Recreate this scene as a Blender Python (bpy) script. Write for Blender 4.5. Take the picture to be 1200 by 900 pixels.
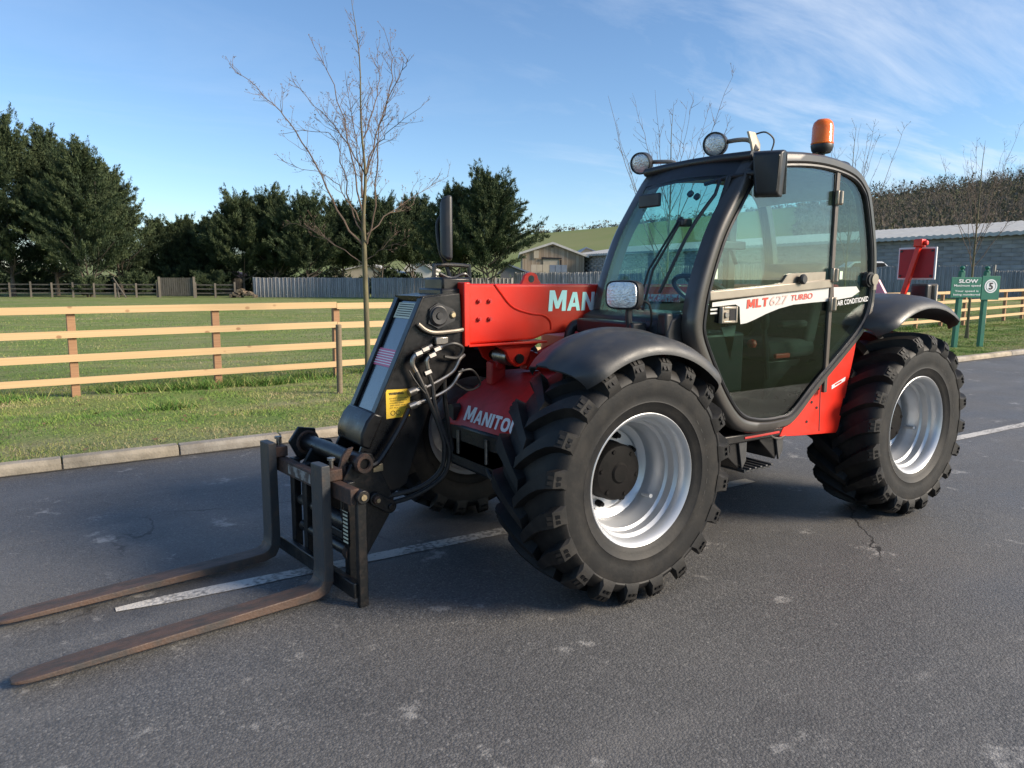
import bpy, math, random
import numpy as np
from mathutils import Vector, Matrix
for o in list(bpy.data.objects): bpy.data.objects.remove(o, do_unlink=True)
random.seed(7); RNG = np.random.default_rng(11)
SC = bpy.context.scene; COL = SC.collection
R = math.radians; PI = math.pi

# ------------------------------------------------------------------ camera
CAM_POS = (2.4766, 3.5749, 1.5982)
r_ = Vector((-0.83233881, 0.55426162, 0.00248099)); u_ = Vector((-0.07633962, -0.11907099, 0.98994665)); w_ = Vector((-0.54898485, -0.82378162, -0.14141953))
cd = bpy.data.cameras.new('camera'); cam = bpy.data.objects.new('camera', cd); COL.objects.link(cam)
mw = Matrix.Identity(4)
for i in range(3): mw[i][0] = r_[i]; mw[i][1] = u_[i]; mw[i][2] = -w_[i]; mw[i][3] = CAM_POS[i]
cam.matrix_world = mw
cd.sensor_width = 36; cd.lens = 36 * 862.76 / 1200; cd.clip_start = 0.05; cd.clip_end = 5000
SC.camera = cam

# ------------------------------------------------------------------ world, sun, exposure
SUN_EL = R(25); SUN_AZ = R(-43)                     # azimuth from +Y towards +X
wd = bpy.data.worlds.new('World'); SC.world = wd; wd.use_nodes = True
nt = wd.node_tree; nt.nodes.clear(); N = nt.nodes.new; L = nt.links.new
sky = N('ShaderNodeTexSky'); sky.sky_type = 'NISHITA'; sky.sun_disc = False
sky.sun_elevation = SUN_EL; sky.sun_rotation = SUN_AZ; sky.altitude = 50; sky.air_density = 1.0; sky.dust_density = 0.05; sky.ozone_density = 4.5
tc = N('ShaderNodeTexCoord'); sp = N('ShaderNodeSeparateXYZ'); L(tc.outputs['Generated'], sp.inputs[0])
zz = N('ShaderNodeMath'); zz.operation = 'ADD'; L(sp.outputs[2], zz.inputs[0]); zz.inputs[1].default_value = 0.12
dv = N('ShaderNodeVectorMath'); dv.operation = 'DIVIDE'; cb = N('ShaderNodeCombineXYZ')
for i in range(3): L(zz.outputs[0], cb.inputs[i])
L(tc.outputs['Generated'], dv.inputs[0]); L(cb.outputs[0], dv.inputs[1])
mp = N('ShaderNodeMapping'); mp.inputs['Rotation'].default_value = (0, 0, R(28)); mp.inputs['Scale'].default_value = (0.55, 1.5, 0.0); mp.inputs['Location'].default_value = (5.2, 1.1, 0); L(dv.outputs[0], mp.inputs[0])
n1 = N('ShaderNodeTexNoise'); n1.inputs['Scale'].default_value = 1.1; n1.inputs['Detail'].default_value = 9; n1.inputs['Roughness'].default_value = 0.62; n1.inputs['Distortion'].default_value = 0.5; L(mp.outputs[0], n1.inputs['Vector'])
rp = N('ShaderNodeMapRange'); rp.inputs[1].default_value = 0.50; rp.inputs[2].default_value = 0.78; rp.inputs[4].default_value = 0.85; L(n1.outputs['Fac'], rp.inputs[0])
dr = N('ShaderNodeVectorMath'); dr.operation = 'DOT_PRODUCT'; dr.inputs[1].default_value = (-0.832, 0.555, 0.0); L(tc.outputs['Generated'], dr.inputs[0])   # thin cirrus lies to the right (west)
rw_ = N('ShaderNodeMapRange'); rw_.interpolation_type = 'SMOOTHSTEP'; rw_.inputs[1].default_value = -0.10; rw_.inputs[2].default_value = 0.50; rw_.inputs[3].default_value = 0.12; L(dr.outputs['Value'], rw_.inputs[0])
ml = N('ShaderNodeMath'); ml.operation = 'MULTIPLY'; L(rp.outputs[0], ml.inputs[0]); L(rw_.outputs[0], ml.inputs[1])
mx = N('ShaderNodeMix'); mx.data_type = 'RGBA'; L(ml.outputs[0], mx.inputs[0]); L(sky.outputs[0], mx.inputs[6]); mx.inputs[7].default_value = (5.2, 5.6, 6.2, 1)
bg = N('ShaderNodeBackground'); bg.inputs[1].default_value = 0.088; L(mx.outputs[2], bg.inputs[0])
ow = N('ShaderNodeOutputWorld'); L(bg.outputs[0], ow.inputs[0])
sl = bpy.data.lights.new('sun', 'SUN'); sun = bpy.data.objects.new('sun', sl); COL.objects.link(sun)
sl.energy = 3.6; sl.angle = R(20); sl.color = (1.0, 0.86, 0.68)
sd = Vector((math.sin(SUN_AZ) * math.cos(SUN_EL), math.cos(SUN_AZ) * math.cos(SUN_EL), math.sin(SUN_EL)))
sun.rotation_euler = sd.to_track_quat('Z', 'Y').to_euler(); sun.location = (0, 0, 30)
vs = SC.view_settings; vs.view_transform = 'Standard'; vs.look = 'None'; vs.exposure = 1.08; vs.gamma = 1.0; vs.use_curve_mapping = False

# ------------------------------------------------------------------ helpers
class B:
    """collects vertices and faces for one mesh"""
    def __init__(s): s.v = []; s.f = []
    def add(s, V, F):
        n = len(s.v); s.v += [tuple(p) for p in V]; s.f += [tuple(i + n for i in f) for f in F]; return s
    def box(s, x0, x1, y0, y1, z0, z1, M=None):
        V = [Vector((x, y, z)) for x in (x0, x1) for y in (y0, y1) for z in (z0, z1)]
        if M is not None: V = [M @ p for p in V]
        return s.add(V, [(0, 1, 3, 2), (4, 6, 7, 5), (0, 4, 5, 1), (2, 3, 7, 6), (0, 2, 6, 4), (1, 5, 7, 3)])
    def bar(s, p0, p1, w, h, up=(0, 0, 1)):
        """box from p0 to p1, width w sideways, height h along up"""
        p0 = Vector(p0); p1 = Vector(p1); d = (p1 - p0).normalized(); up = Vector(up)
        sd_ = d.cross(up).normalized(); u2 = sd_.cross(d).normalized()
        V = []
        for p in (p0, p1):
            for a, b in ((-1, -1), (1, -1), (1, 1), (-1, 1)): V.append(p + sd_ * a * w / 2 + u2 * b * h / 2)
        return s.add(V, [(3, 2, 1, 0), (4, 5, 6, 7), (0, 1, 5, 4), (1, 2, 6, 5), (2, 3, 7, 6), (3, 0, 4, 7)])
    def prism(s, poly, a0, a1, axis='y'):
        n = len(poly); V = []
        for a in (a0, a1):
            for p, q in poly: V.append((p, a, q) if axis == 'y' else ((a, p, q) if axis == 'x' else (p, q, a)))
        F = [tuple(range(n)), tuple(reversed(range(n, 2 * n)))] + [(i, i + n, (i + 1) % n + n, (i + 1) % n) for i in range(n)]
        return s.add(V, F)
    def tube(s, pts, rad, n=8, cap=True):
        pts = [Vector(p) for p in pts]; m = len(pts)
        if not hasattr(rad, '__len__'): rad = [rad] * m
        t = [(pts[min(i + 1, m - 1)] - pts[max(i - 1, 0)]).normalized() for i in range(m)]
        a = t[0].orthogonal().normalized(); V = []
        for i in range(m):
            a = (a - t[i] * a.dot(t[i]))
            a = a.normalized() if a.length > 1e-6 else t[i].orthogonal().normalized()
            b = t[i].cross(a)
            for k in range(n):
                c = 2 * PI * k / n; V.append(pts[i] + (a * math.cos(c) + b * math.sin(c)) * rad[i])
        F = [(i * n + k, i * n + (k + 1) % n, (i + 1) * n + (k + 1) % n, (i + 1) * n + k) for i in range(m - 1) for k in range(n)]
        if cap: F += [tuple(reversed(range(n))), tuple(range((m - 1) * n, m * n))]
        return s.add(V, F)
    def cyl(s, p0, p1, r, n=24, r1=None): return s.tube([p0, p1], [r, r if r1 is None else r1], n)
    def lathe(s, prof, n=48, axis='y', o=(0, 0, 0), closed=False):
        """prof: (radius, along axis)"""
        m = len(prof); V = []
        for k in range(n):
            c, q = math.cos(2 * PI * k / n), math.sin(2 * PI * k / n)
            for r, a in prof:
                p = (r * c, a, r * q) if axis == 'y' else ((r * c, r * q, a) if axis == 'z' else (a, r * c, r * q))
                V.append((p[0] + o[0], p[1] + o[1], p[2] + o[2]))
        F = []; e = m if closed else m - 1
        for k in range(n):
            for i in range(e):
                j = (i + 1) % m; k2 = (k + 1) % n
                F.append((k * m + i, k * m + j, k2 * m + j, k2 * m + i))
        return s.add(V, F)
    def torus(s, c, Rr, r, axis='y', n=32, m=8): return s.lathe([(Rr + r * math.cos(2 * PI * i / m), r * math.sin(2 * PI * i / m)) for i in range(m)], n, axis, c, True)

def finish(o, mat, parent, smooth, bevel, seg):
    me = o.data
    for m in (mat if isinstance(mat, (list, tuple)) else [mat]): me.materials.append(m)
    if smooth is not None:
        me.polygons.foreach_set('use_smooth', [True] * len(me.polygons)); me.set_sharp_from_angle(angle=R(smooth))
    if bevel:
        b = o.modifiers.new('bevel', 'BEVEL'); b.width = bevel; b.segments = seg; b.limit_method = 'ANGLE'; b.angle_limit = R(35); b.harden_normals = False
    if parent is not None: o.parent = parent
    return o
def mk(name, b, mat, parent=None, smooth=40, bevel=0, seg=2, M=None):
    me = bpy.data.meshes.new(name); me.from_pydata(b.v, [], b.f); me.update()
    import bmesh
    bm = bmesh.new(); bm.from_mesh(me); bmesh.ops.recalc_face_normals(bm, faces=bm.faces); bm.to_mesh(me); bm.free()
    if M is not None: me.transform(M)
    o = bpy.data.objects.new(name, me); COL.objects.link(o)
    return finish(o, mat, parent, smooth, bevel, seg)
def mknp(name, V, F, mats, parent=None, midx=None, smooth=False):
    """big triangle mesh from numpy arrays"""
    me = bpy.data.meshes.new(name); V = np.asarray(V, np.float32); F = np.asarray(F, np.int32); k = F.shape[1]
    me.vertices.add(len(V)); me.vertices.foreach_set('co', V.ravel())
    me.loops.add(F.size); me.loops.foreach_set('vertex_index', F.ravel())
    me.polygons.add(len(F)); me.polygons.foreach_set('loop_start', np.arange(0, F.size, k, dtype=np.int32))
    for m in mats: me.materials.append(m)
    if midx is not None: me.polygons.foreach_set('material_index', np.asarray(midx, np.int32))
    if smooth: me.polygons.foreach_set('use_smooth', np.ones(len(F), bool))
    me.update(calc_edges=True)
    o = bpy.data.objects.new(name, me); COL.objects.link(o)
    if parent is not None: o.parent = parent
    return o
def empty(name, loc=(0, 0, 0), parent=None):
    o = bpy.data.objects.new(name, None); o.empty_display_size = 0.1; COL.objects.link(o); o.location = loc
    if parent is not None: o.parent = parent
    return o
def tag(o, label=None, cat=None, group=None, kind=None):
    for k, v in (('label', label), ('category', cat), ('group', group), ('kind', kind)):
        if v: o[k] = v
    return o
def copyp(o, parent, loc=None):
    c = o.copy(); COL.objects.link(c); c.parent = parent
    if loc is not None: c.location = loc
    return c
def spline(P, n=8, closed=False):
    """Catmull-Rom through P"""
    P = [Vector(p) for p in P]; m = len(P); out = []
    rng = range(m) if closed else range(m - 1)
    for i in rng:
        g = (lambda k: P[k % m]) if closed else (lambda k: P[max(0, min(m - 1, k))])
        p0, p1, p2, p3 = g(i - 1), g(i), g(i + 1), g(i + 2)
        for j in range(n):
            t = j / n; out.append(0.5 * ((2 * p1) + (p2 - p0) * t + (2 * p0 - 5 * p1 + 4 * p2 - p3) * t * t + (3 * p1 - p0 - 3 * p2 + p3) * t ** 3))
    if not closed: out.append(P[-1])
    return out
def text(name, s, mat, parent, origin, xd, yd, width=None, height=None, bold=0.0, ext=0.0015, shear=0.0, spacing=1.0):
    """flat lettering: origin = lower left corner, xd / yd = reading and up directions"""
    cu = bpy.data.curves.new(name, 'FONT'); cu.body = s; cu.size = 1; cu.offset = bold; cu.extrude = 0; cu.shear = shear; cu.space_character = spacing; cu.resolution_u = 3
    t = bpy.data.objects.new(name, cu); COL.objects.link(t); bpy.context.view_layer.update()
    me = bpy.data.meshes.new_from_object(t.evaluated_get(bpy.context.evaluated_depsgraph_get()))
    bpy.data.objects.remove(t, do_unlink=True); bpy.data.curves.remove(cu)
    co = np.array([v.co for v in me.vertices]); lo, hi = co.min(0), co.max(0)
    sx = (width / (hi[0] - lo[0])) if width else None; sy = (height / (hi[1] - lo[1])) if height else None
    sx = sx or sy; sy = sy or sx
    xd = Vector(xd).normalized(); yd = Vector(yd); yd = (yd - xd * yd.dot(xd)).normalized(); zd = xd.cross(yd); o = Vector(origin)
    for v in me.vertices: v.co = o + xd * ((v.co.x - lo[0]) * sx) + yd * ((v.co.y - lo[1]) * sy) + zd * ext
    me.name = name; ob = bpy.data.objects.new(name, me); COL.objects.link(ob); me.materials.clear(); me.materials.append(mat); ob.parent = parent
    return ob

BLK = {'M': (1.0, [[(0, 0), (0, 1), (.29, 1), (.5, .46), (.71, 1), (1, 1), (1, 0), (.77, 0), (.77, .58), (.59, .12), (.41, .12), (.23, .58), (.23, 0)]]),
       'A': (.86, [[(0, 0), (.34, 1), (.5, 1), (.5, .74), (.41, .42), (.5, .42), (.5, .21), (.34, .21), (.27, 0)], [(1, 0), (.73, 0), (.66, .21), (.5, .21), (.5, .42), (.59, .42), (.5, .74), (.5, 1), (.66, 1)]]),
       'N': (.82, [[(0, 0), (0, 1), (.30, 1), (.72, .40), (.72, 1), (1, 1), (1, 0), (.70, 0), (.28, .60), (.28, 0)]]), 'I': (.26, [[(0, 0), (0, 1), (1, 1), (1, 0)]]),
       'T': (.72, [[(.34, 0), (.34, .79), (0, .79), (0, 1), (1, 1), (1, .79), (.66, .79), (.66, 0)]]), 'L': (.66, [[(0, 0), (0, 1), (.34, 1), (.34, .22), (1, .22), (1, 0)]]),
       'O': (.86, [[(.5, 0), (.25, .03), (.07, .17), (0, .38), (0, .62), (.07, .83), (.25, .97), (.5, 1), (.5, .78), (.35, .73), (.28, .6), (.28, .4), (.35, .27), (.5, .22)], [(.5, 0), (.5, .22), (.65, .27), (.72, .4), (.72, .6), (.65, .73), (.5, .78), (.5, 1), (.75, .97), (.93, .83), (1, .62), (1, .38), (.93, .17), (.75, .03)]]),
       'U': (.8, [[(0, 1), (.29, 1), (.29, .38), (.36, .26), (.5, .22), (.64, .26), (.71, .38), (.71, 1), (1, 1), (1, .34), (.92, .14), (.75, .03), (.5, 0), (.25, .03), (.08, .14), (0, .34)]])}
def block_text(name, s, m, parent, origin, xd, yd, width, height, first=1.0, ext=.002, shear=0.0, gap=.09):
    """heavy capitals drawn as polygons; the first letter may stand taller"""
    xd = Vector(xd).normalized(); yd = Vector(yd); yd = (yd - xd * yd.dot(xd)).normalized(); zd = xd.cross(yd); o = Vector(origin)
    tot = sum(BLK[ch][0] * (first if i == 0 else 1) for i, ch in enumerate(s)) + gap * (len(s) - 1); k = width / tot; b = B(); x = 0
    for i, ch in enumerate(s):
        w, polys = BLK[ch]; f = first if i == 0 else 1
        for p in polys: b.add([o + xd * ((x + q[0] * w * f) * k + shear * q[1] * f * height) + yd * (q[1] * f * height) + zd * ext for q in p], [tuple(range(len(p)))])
        x += w * f + gap
    me = bpy.data.meshes.new(name); me.from_pydata(b.v, [], b.f); me.materials.append(m); ob = bpy.data.objects.new(name, me); COL.objects.link(ob); ob.parent = parent; return ob

# ------------------------------------------------------------------ materials
def mat(name, c, c2=None, scale=5.0, rough=0.5, metal=0.0, bump=0.0, bscale=None, spec=0.5, coat=0.0, detail=5, rvar=0.0, lo=0.35, hi=0.65, stretch=None, coords='Object'):
    m = bpy.data.materials.new(name); m.use_nodes = True; t = m.node_tree; p = t.nodes['Principled BSDF']
    p.inputs['Base Color'].default_value = (*c, 1); p.inputs['Roughness'].default_value = rough; p.inputs['Metallic'].default_value = metal
    p.inputs['Specular IOR Level'].default_value = spec; p.inputs['Coat Weight'].default_value = coat; p.inputs['Coat Roughness'].default_value = 0.08
    if c2 or bump or rvar:
        tcn = t.nodes.new('ShaderNodeTexCoord'); src = tcn.outputs[coords]
        if stretch:
            mpn = t.nodes.new('ShaderNodeMapping'); mpn.inputs['Scale'].default_value = stretch; t.links.new(src, mpn.inputs[0]); src = mpn.outputs[0]
        n = t.nodes.new('ShaderNodeTexNoise'); n.inputs['Scale'].default_value = scale; n.inputs['Detail'].default_value = detail; n.inputs['Roughness'].default_value = 0.6; t.links.new(src, n.inputs['Vector'])
        if c2:
            r = t.nodes.new('ShaderNodeMapRange'); r.inputs[1].default_value = lo; r.inputs[2].default_value = hi; t.links.new(n.outputs['Fac'], r.inputs[0])
            x = t.nodes.new('ShaderNodeMix'); x.data_type = 'RGBA'; x.inputs[6].default_value = (*c, 1); x.inputs[7].default_value = (*c2, 1); t.links.new(r.outputs[0], x.inputs[0]); t.links.new(x.outputs[2], p.inputs['Base Color'])
        if rvar:
            r2 = t.nodes.new('ShaderNodeMapRange'); r2.inputs[1].default_value = 0.3; r2.inputs[2].default_value = 0.7; r2.inputs[3].default_value = max(0, rough - rvar); r2.inputs[4].default_value = min(1, rough + rvar); t.links.new(n.outputs['Fac'], r2.inputs[0]); t.links.new(r2.outputs[0], p.inputs['Roughness'])
        if bump:
            n2 = t.nodes.new('ShaderNodeTexNoise'); n2.inputs['Scale'].default_value = bscale or scale * 4; n2.inputs['Detail'].default_value = 4; t.links.new(src, n2.inputs['Vector'])
            bn = t.nodes.new('ShaderNodeBump'); bn.inputs['Strength'].default_value = bump; bn.inputs['Distance'].default_value = 0.02; t.links.new(n2.outputs['Fac'], bn.inputs['Height']); t.links.new(bn.outputs[0], p.inputs['Normal'])
    return m
def glass(name, tint, refl=1.0, dirt=0.0):
    """thin pane: tinted see-through plus a mirror reflection that grows at grazing angles (Schlick, the same from both sides)"""
    m = bpy.data.materials.new(name); m.use_nodes = True; t = m.node_tree; t.nodes.clear(); n = t.nodes.new
    tr = n('ShaderNodeBsdfTransparent'); tr.inputs[0].default_value = (*tint, 1); gl = n('ShaderNodeBsdfGlossy'); gl.inputs['Roughness'].default_value = 0.005
    ge = n('ShaderNodeNewGeometry'); dt = n('ShaderNodeVectorMath'); dt.operation = 'DOT_PRODUCT'; t.links.new(ge.outputs['Normal'], dt.inputs[0]); t.links.new(ge.outputs['Incoming'], dt.inputs[1])
    def mt(op, x, y):
        q = n('ShaderNodeMath'); q.operation = op
        for i_, v in enumerate((x, y)):
            if v is None: continue
            if hasattr(v, 'is_output'): t.links.new(v, q.inputs[i_])
            else: q.inputs[i_].default_value = v
        return q.outputs[0]
    f = mt('ADD', mt('MULTIPLY', mt('POWER', mt('SUBTRACT', 1.0, mt('ABSOLUTE', dt.outputs['Value'], None)), 5.0), 0.96), 0.042); f = mt('MULTIPLY', f, refl)
    mxs = n('ShaderNodeMixShader'); t.links.new(f, mxs.inputs[0]); t.links.new(tr.outputs[0], mxs.inputs[1]); t.links.new(gl.outputs[0], mxs.inputs[2])
    out = n('ShaderNodeOutputMaterial'); last = mxs
    if dirt:
        df = n('ShaderNodeBsdfDiffuse'); df.inputs[0].default_value = (0.5, 0.5, 0.48, 1); m2 = n('ShaderNodeMixShader'); m2.inputs[0].default_value = dirt
        t.links.new(mxs.outputs[0], m2.inputs[1]); t.links.new(df.outputs[0], m2.inputs[2]); last = m2
    t.links.new(last.outputs[0], out.inputs[0]); return m

RED = mat('red_paint', (0.74, 0.026, 0.011), (0.68, 0.026, 0.013), 6, 0.36, coat=0.15, spec=0.4, bump=0.02, bscale=30, rvar=0.06)
REDD = mat('red_paint_dusty', (0.55, 0.018, 0.016), (0.45, 0.028, 0.024), 14, 0.45, rvar=0.1)
BLACK = mat('black_paint', (0.006, 0.006, 0.007), (0.012, 0.011, 0.011), 9, 0.34, spec=0.4, rvar=0.12, bump=0.03, bscale=40)
BLACKW = mat('worn_black_paint', (0.008, 0.009, 0.010), (0.04, 0.028, 0.021), 22, 0.42, spec=0.4, rvar=0.12, bump=0.12, bscale=60, lo=0.5, hi=0.75)
FRAME = mat('charcoal_metallic_paint', (0.066, 0.059, 0.053), (0.050, 0.045, 0.041), 7, 0.36, metal=0.25, coat=0.25, rvar=0.07)
PLASTIC = mat('grey_moulded_plastic', (0.036, 0.037, 0.040), (0.066, 0.063, 0.060), 9, 0.48, bump=0.06, bscale=160, rvar=0.12, lo=0.48, hi=0.78, detail=9)
BLKPL = mat('black_plastic', (0.014, 0.014, 0.016), (0.02, 0.02, 0.022), 10, 0.45, rvar=0.1)
RUBBER = mat('tyre_rubber', (0.0055, 0.0055, 0.006), (0.024, 0.021, 0.018), 9, 0.60, spec=0.35, bump=0.05, bscale=70, detail=8, lo=0.45, hi=0.75)
HOSE = mat('hose_rubber', (0.012, 0.012, 0.013), (0.03, 0.028, 0.026), 20, 0.5)
RIM = mat('silver_rim_paint', (0.56, 0.57, 0.59), (0.50, 0.51, 0.52), 3, 0.36, metal=0.5, rvar=0.05)
STEEL = mat('bright_steel', (0.36, 0.34, 0.31), (0.18, 0.165, 0.15), 35, 0.36, metal=0.9, rvar=0.1)
BRASS = mat('zinc_passivated_steel', (0.55, 0.45, 0.28), (0.35, 0.28, 0.18), 25, 0.4, metal=0.8)
RUST = mat('rusty_steel', (0.085, 0.042, 0.026), (0.040, 0.028, 0.023), 16, 0.75, bump=0.25, bscale=90, lo=0.38, hi=0.62, rvar=0.1)
FORKM = mat('worn_fork_steel', (0.092, 0.056, 0.040), (0.046, 0.040, 0.037), 9, 0.62, bump=0.2, bscale=80, lo=0.4, hi=0.62, detail=8, stretch=(1, 3, 1), rvar=0.12)
FORKSH = mat('fork_shank_paint', (0.035, 0.038, 0.042), (0.07, 0.052, 0.042), 12, 0.5, bump=0.1, bscale=60, lo=0.5, hi=0.72)
WHITE = mat('white_vinyl', (0.78, 0.78, 0.78), rough=0.45)
SILVER = mat('silver_vinyl', (0.60, 0.59, 0.57), rough=0.35, metal=0.2)
REDV = mat('red_vinyl', (0.70, 0.06, 0.03), rough=0.45)
YELLOW = mat('yellow_vinyl', (0.78, 0.50, 0.03), (0.7, 0.46, 0.06), 20, 0.45)
PINK = mat('faded_pink_vinyl', (0.70, 0.13, 0.25), (0.62, 0.16, 0.25), 30, 0.5)
CREAM = mat('cream_vinyl', (0.62, 0.62, 0.47), rough=0.5)
INK = mat('black_ink', (0.02, 0.018, 0.015), rough=0.6)
BEIGE = mat('anodised_bar', (0.36, 0.31, 0.25), (0.3, 0.26, 0.21), 12, 0.38, metal=0.6)
GLS = glass('cab_glass', (0.76, 0.94, 0.945), 1.0, 0.003)
GLD = glass('tinted_glass', (0.72, 0.85, 0.82), 1.2, 0.004)
GLU = glass('boosted_reflection_glass', (0.80, 0.94, 0.92), 1.9, 0.003)  # reflection strength raised to bring out the bright sky in the pane
GLL = glass('interior_shade_glass', (0.54, 0.65, 0.62), 0.9, 0.002)  # same glass; extra tint carries the shade of the dim cab interior
BLACKG = mat('gloss_black_paint', (0.008, 0.008, 0.010), (0.014, 0.014, 0.016), 9, 0.22, spec=0.9, coat=0.5, rvar=0.06)
LENS = mat('clear_lamp_lens', (0.55, 0.57, 0.6), (0.8, 0.8, 0.8), 30, 0.12, metal=0.55, bump=0.3, bscale=90)
ORANGE = mat('orange_beacon_lens', (0.85, 0.20, 0.01), (0.8, 0.14, 0.01), 12, 0.16, coat=0.5)
ORANGE.node_tree.nodes['Principled BSDF'].inputs['Subsurface Weight'].default_value = 0.35
ORANGE.node_tree.nodes['Principled BSDF'].inputs['Subsurface Scale'].default_value = 0.03
HUBM = mat('black_hub_paint', (0.003, 0.003, 0.003), (0.007, 0.006, 0.006), 14, 0.65, spec=0.15, bump=0.05, bscale=50)
SEATM = mat('seat_fabric', (0.035, 0.035, 0.038), (0.05, 0.05, 0.052), 40, 0.85)

# ------------------------------------------------------------------ the setting: site grid (s to the right, d away from the camera's foot)
FW = Vector((-0.55456, -0.83214, 0)); RT = Vector((-0.83214, 0.55456, 0)); C0 = Vector((2.4766, 3.5749, 0))
def site(s, d, z=0.0): return C0 + RT * s + FW * d + Vector((0, 0, z))
YAW = math.atan2(RT.y, RT.x)                         # rotation whose local x runs along RT
def node_mat(name):
    m = bpy.data.materials.new(name); m.use_nodes = True; t = m.node_tree; p = t.nodes['Principled BSDF']
    def n(kind, **kw):
        x = t.nodes.new(kind)
        for k, v in kw.items():
            if hasattr(x, k): setattr(x, k, v)
            else: x.inputs[k.replace('_', ' ')].default_value = v
        return x
    return m, t, p, n
def mixc(t, fac, a, b, blend='MIX'):
    x = t.nodes.new('ShaderNodeMix'); x.data_type = 'RGBA'; x.blend_type = blend
    for i, v in ((0, fac), (6, a), (7, b)):
        if hasattr(v, 'is_output'): t.links.new(v, x.inputs[i])
        else: x.inputs[i].default_value = v if i == 0 else (*v, 1)
    return x.outputs[2]
def rng(t, src, a, b, c=0.0, d=1.0):
    r = t.nodes.new('ShaderNodeMapRange'); t.links.new(src, r.inputs[0])
    for i, v in enumerate((a, b, c, d)): r.inputs[i + 1].default_value = v
    return r.outputs[0]
def asphalt():
    m, t, p, n = node_mat('asphalt'); tc = n('ShaderNodeTexCoord').outputs['Object']
    def noise(s, det=4, ro=0.55, st=None):
        x = n('ShaderNodeTexNoise'); x.inputs['Scale'].default_value = s; x.inputs['Detail'].default_value = det; x.inputs['Roughness'].default_value = ro
        src = tc
        if st:
            mp_ = n('ShaderNodeMapping'); mp_.inputs['Scale'].default_value = st; t.links.new(tc, mp_.inputs[0]); src = mp_.outputs[0]
        t.links.new(src, x.inputs['Vector']); return x.outputs['Fac']
    vo = n('ShaderNodeTexVoronoi'); vo.inputs['Scale'].default_value = 105; t.links.new(tc, vo.inputs['Vector'])
    sep = n('ShaderNodeSeparateColor'); t.links.new(vo.outputs['Color'], sep.inputs[0])
    stone = mixc(t, rng(t, sep.outputs[0], 0.1, 1.0), (0.075, 0.075, 0.074), (0.155, 0.151, 0.146))
    c = mixc(t, rng(t, sep.outputs[1], 0.93, 0.99, 0, 0.6), stone, (0.30, 0.29, 0.27))
    c = mixc(t, rng(t, vo.outputs['Distance'], 0.40, 0.80, 0, 0.55), c, (0.038, 0.038, 0.039))
    c = mixc(t, rng(t, noise(0.45, 6), 0.35, 0.68, 0.0, 0.55), c, (0.145, 0.139, 0.132))              # paler, dustier areas
    c = mixc(t, rng(t, noise(1.2, 7, 0.65, (0.3, 1.3, 1)), 0.52, 0.70, 0, 0.5), c, (0.185, 0.175, 0.162))   # wheel-worn streaks along the road
    c = mixc(t, rng(t, noise(0.7, 6, 0.6), 0.56, 0.72, 0, 0.6), c, (0.048, 0.048, 0.050))            # oily, darker patches
    c = mixc(t, rng(t, noise(2.6, 9, 0.72), 0.595, 0.665, 0, 0.8), c, (0.36, 0.345, 0.32))            # chalky scuffs
    c = mixc(t, rng(t, noise(9, 6, 0.7), 0.63, 0.70, 0, 0.5), c, (0.33, 0.315, 0.29))                # small dried spots
    vc = n('ShaderNodeTexVoronoi'); vc.feature = 'DISTANCE_TO_EDGE'; vc.inputs['Scale'].default_value = 0.23
    wv_ = n('ShaderNodeTexNoise'); wv_.inputs['Scale'].default_value = 2.2; wv_.inputs['Detail'].default_value = 5; t.links.new(tc, wv_.inputs['Vector']); va = n('ShaderNodeVectorMath'); va.operation = 'MULTIPLY_ADD'; va.inputs[1].default_value = (.5, .5, .5); t.links.new(wv_.outputs['Color'], va.inputs[0]); t.links.new(tc, va.inputs[2]); t.links.new(va.outputs[0], vc.inputs['Vector'])
    crk = n('ShaderNodeMath'); crk.operation = 'MULTIPLY'; t.links.new(rng(t, vc.outputs['Distance'], 0.0008, 0.0022, 1, 0), crk.inputs[0]); t.links.new(rng(t, noise(0.35, 3), 0.54, 0.6), crk.inputs[1])
    c = mixc(t, crk.outputs[0], c, (0.028, 0.027, 0.027))                                            # fine cracks here and there
    t.links.new(c, p.inputs['Base Color'])
    t.links.new(rng(t, noise(1.1, 5), 0.3, 0.7, 0.50, 0.72), p.inputs['Roughness']); p.inputs['Specular IOR Level'].default_value = 0.5
    bn = n('ShaderNodeBump'); bn.inputs['Strength'].default_value = 0.5; bn.inputs['Distance'].default_value = 0.005
    ad = n('ShaderNodeMath'); ad.operation = 'SUBTRACT'; t.links.new(noise(240, 3), ad.inputs[0]); t.links.new(vo.outputs['Distance'], ad.inputs[1])
    t.links.new(ad.outputs[0], bn.inputs['Height']); t.links.new(bn.outputs[0], p.inputs['Normal']); return m
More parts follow.
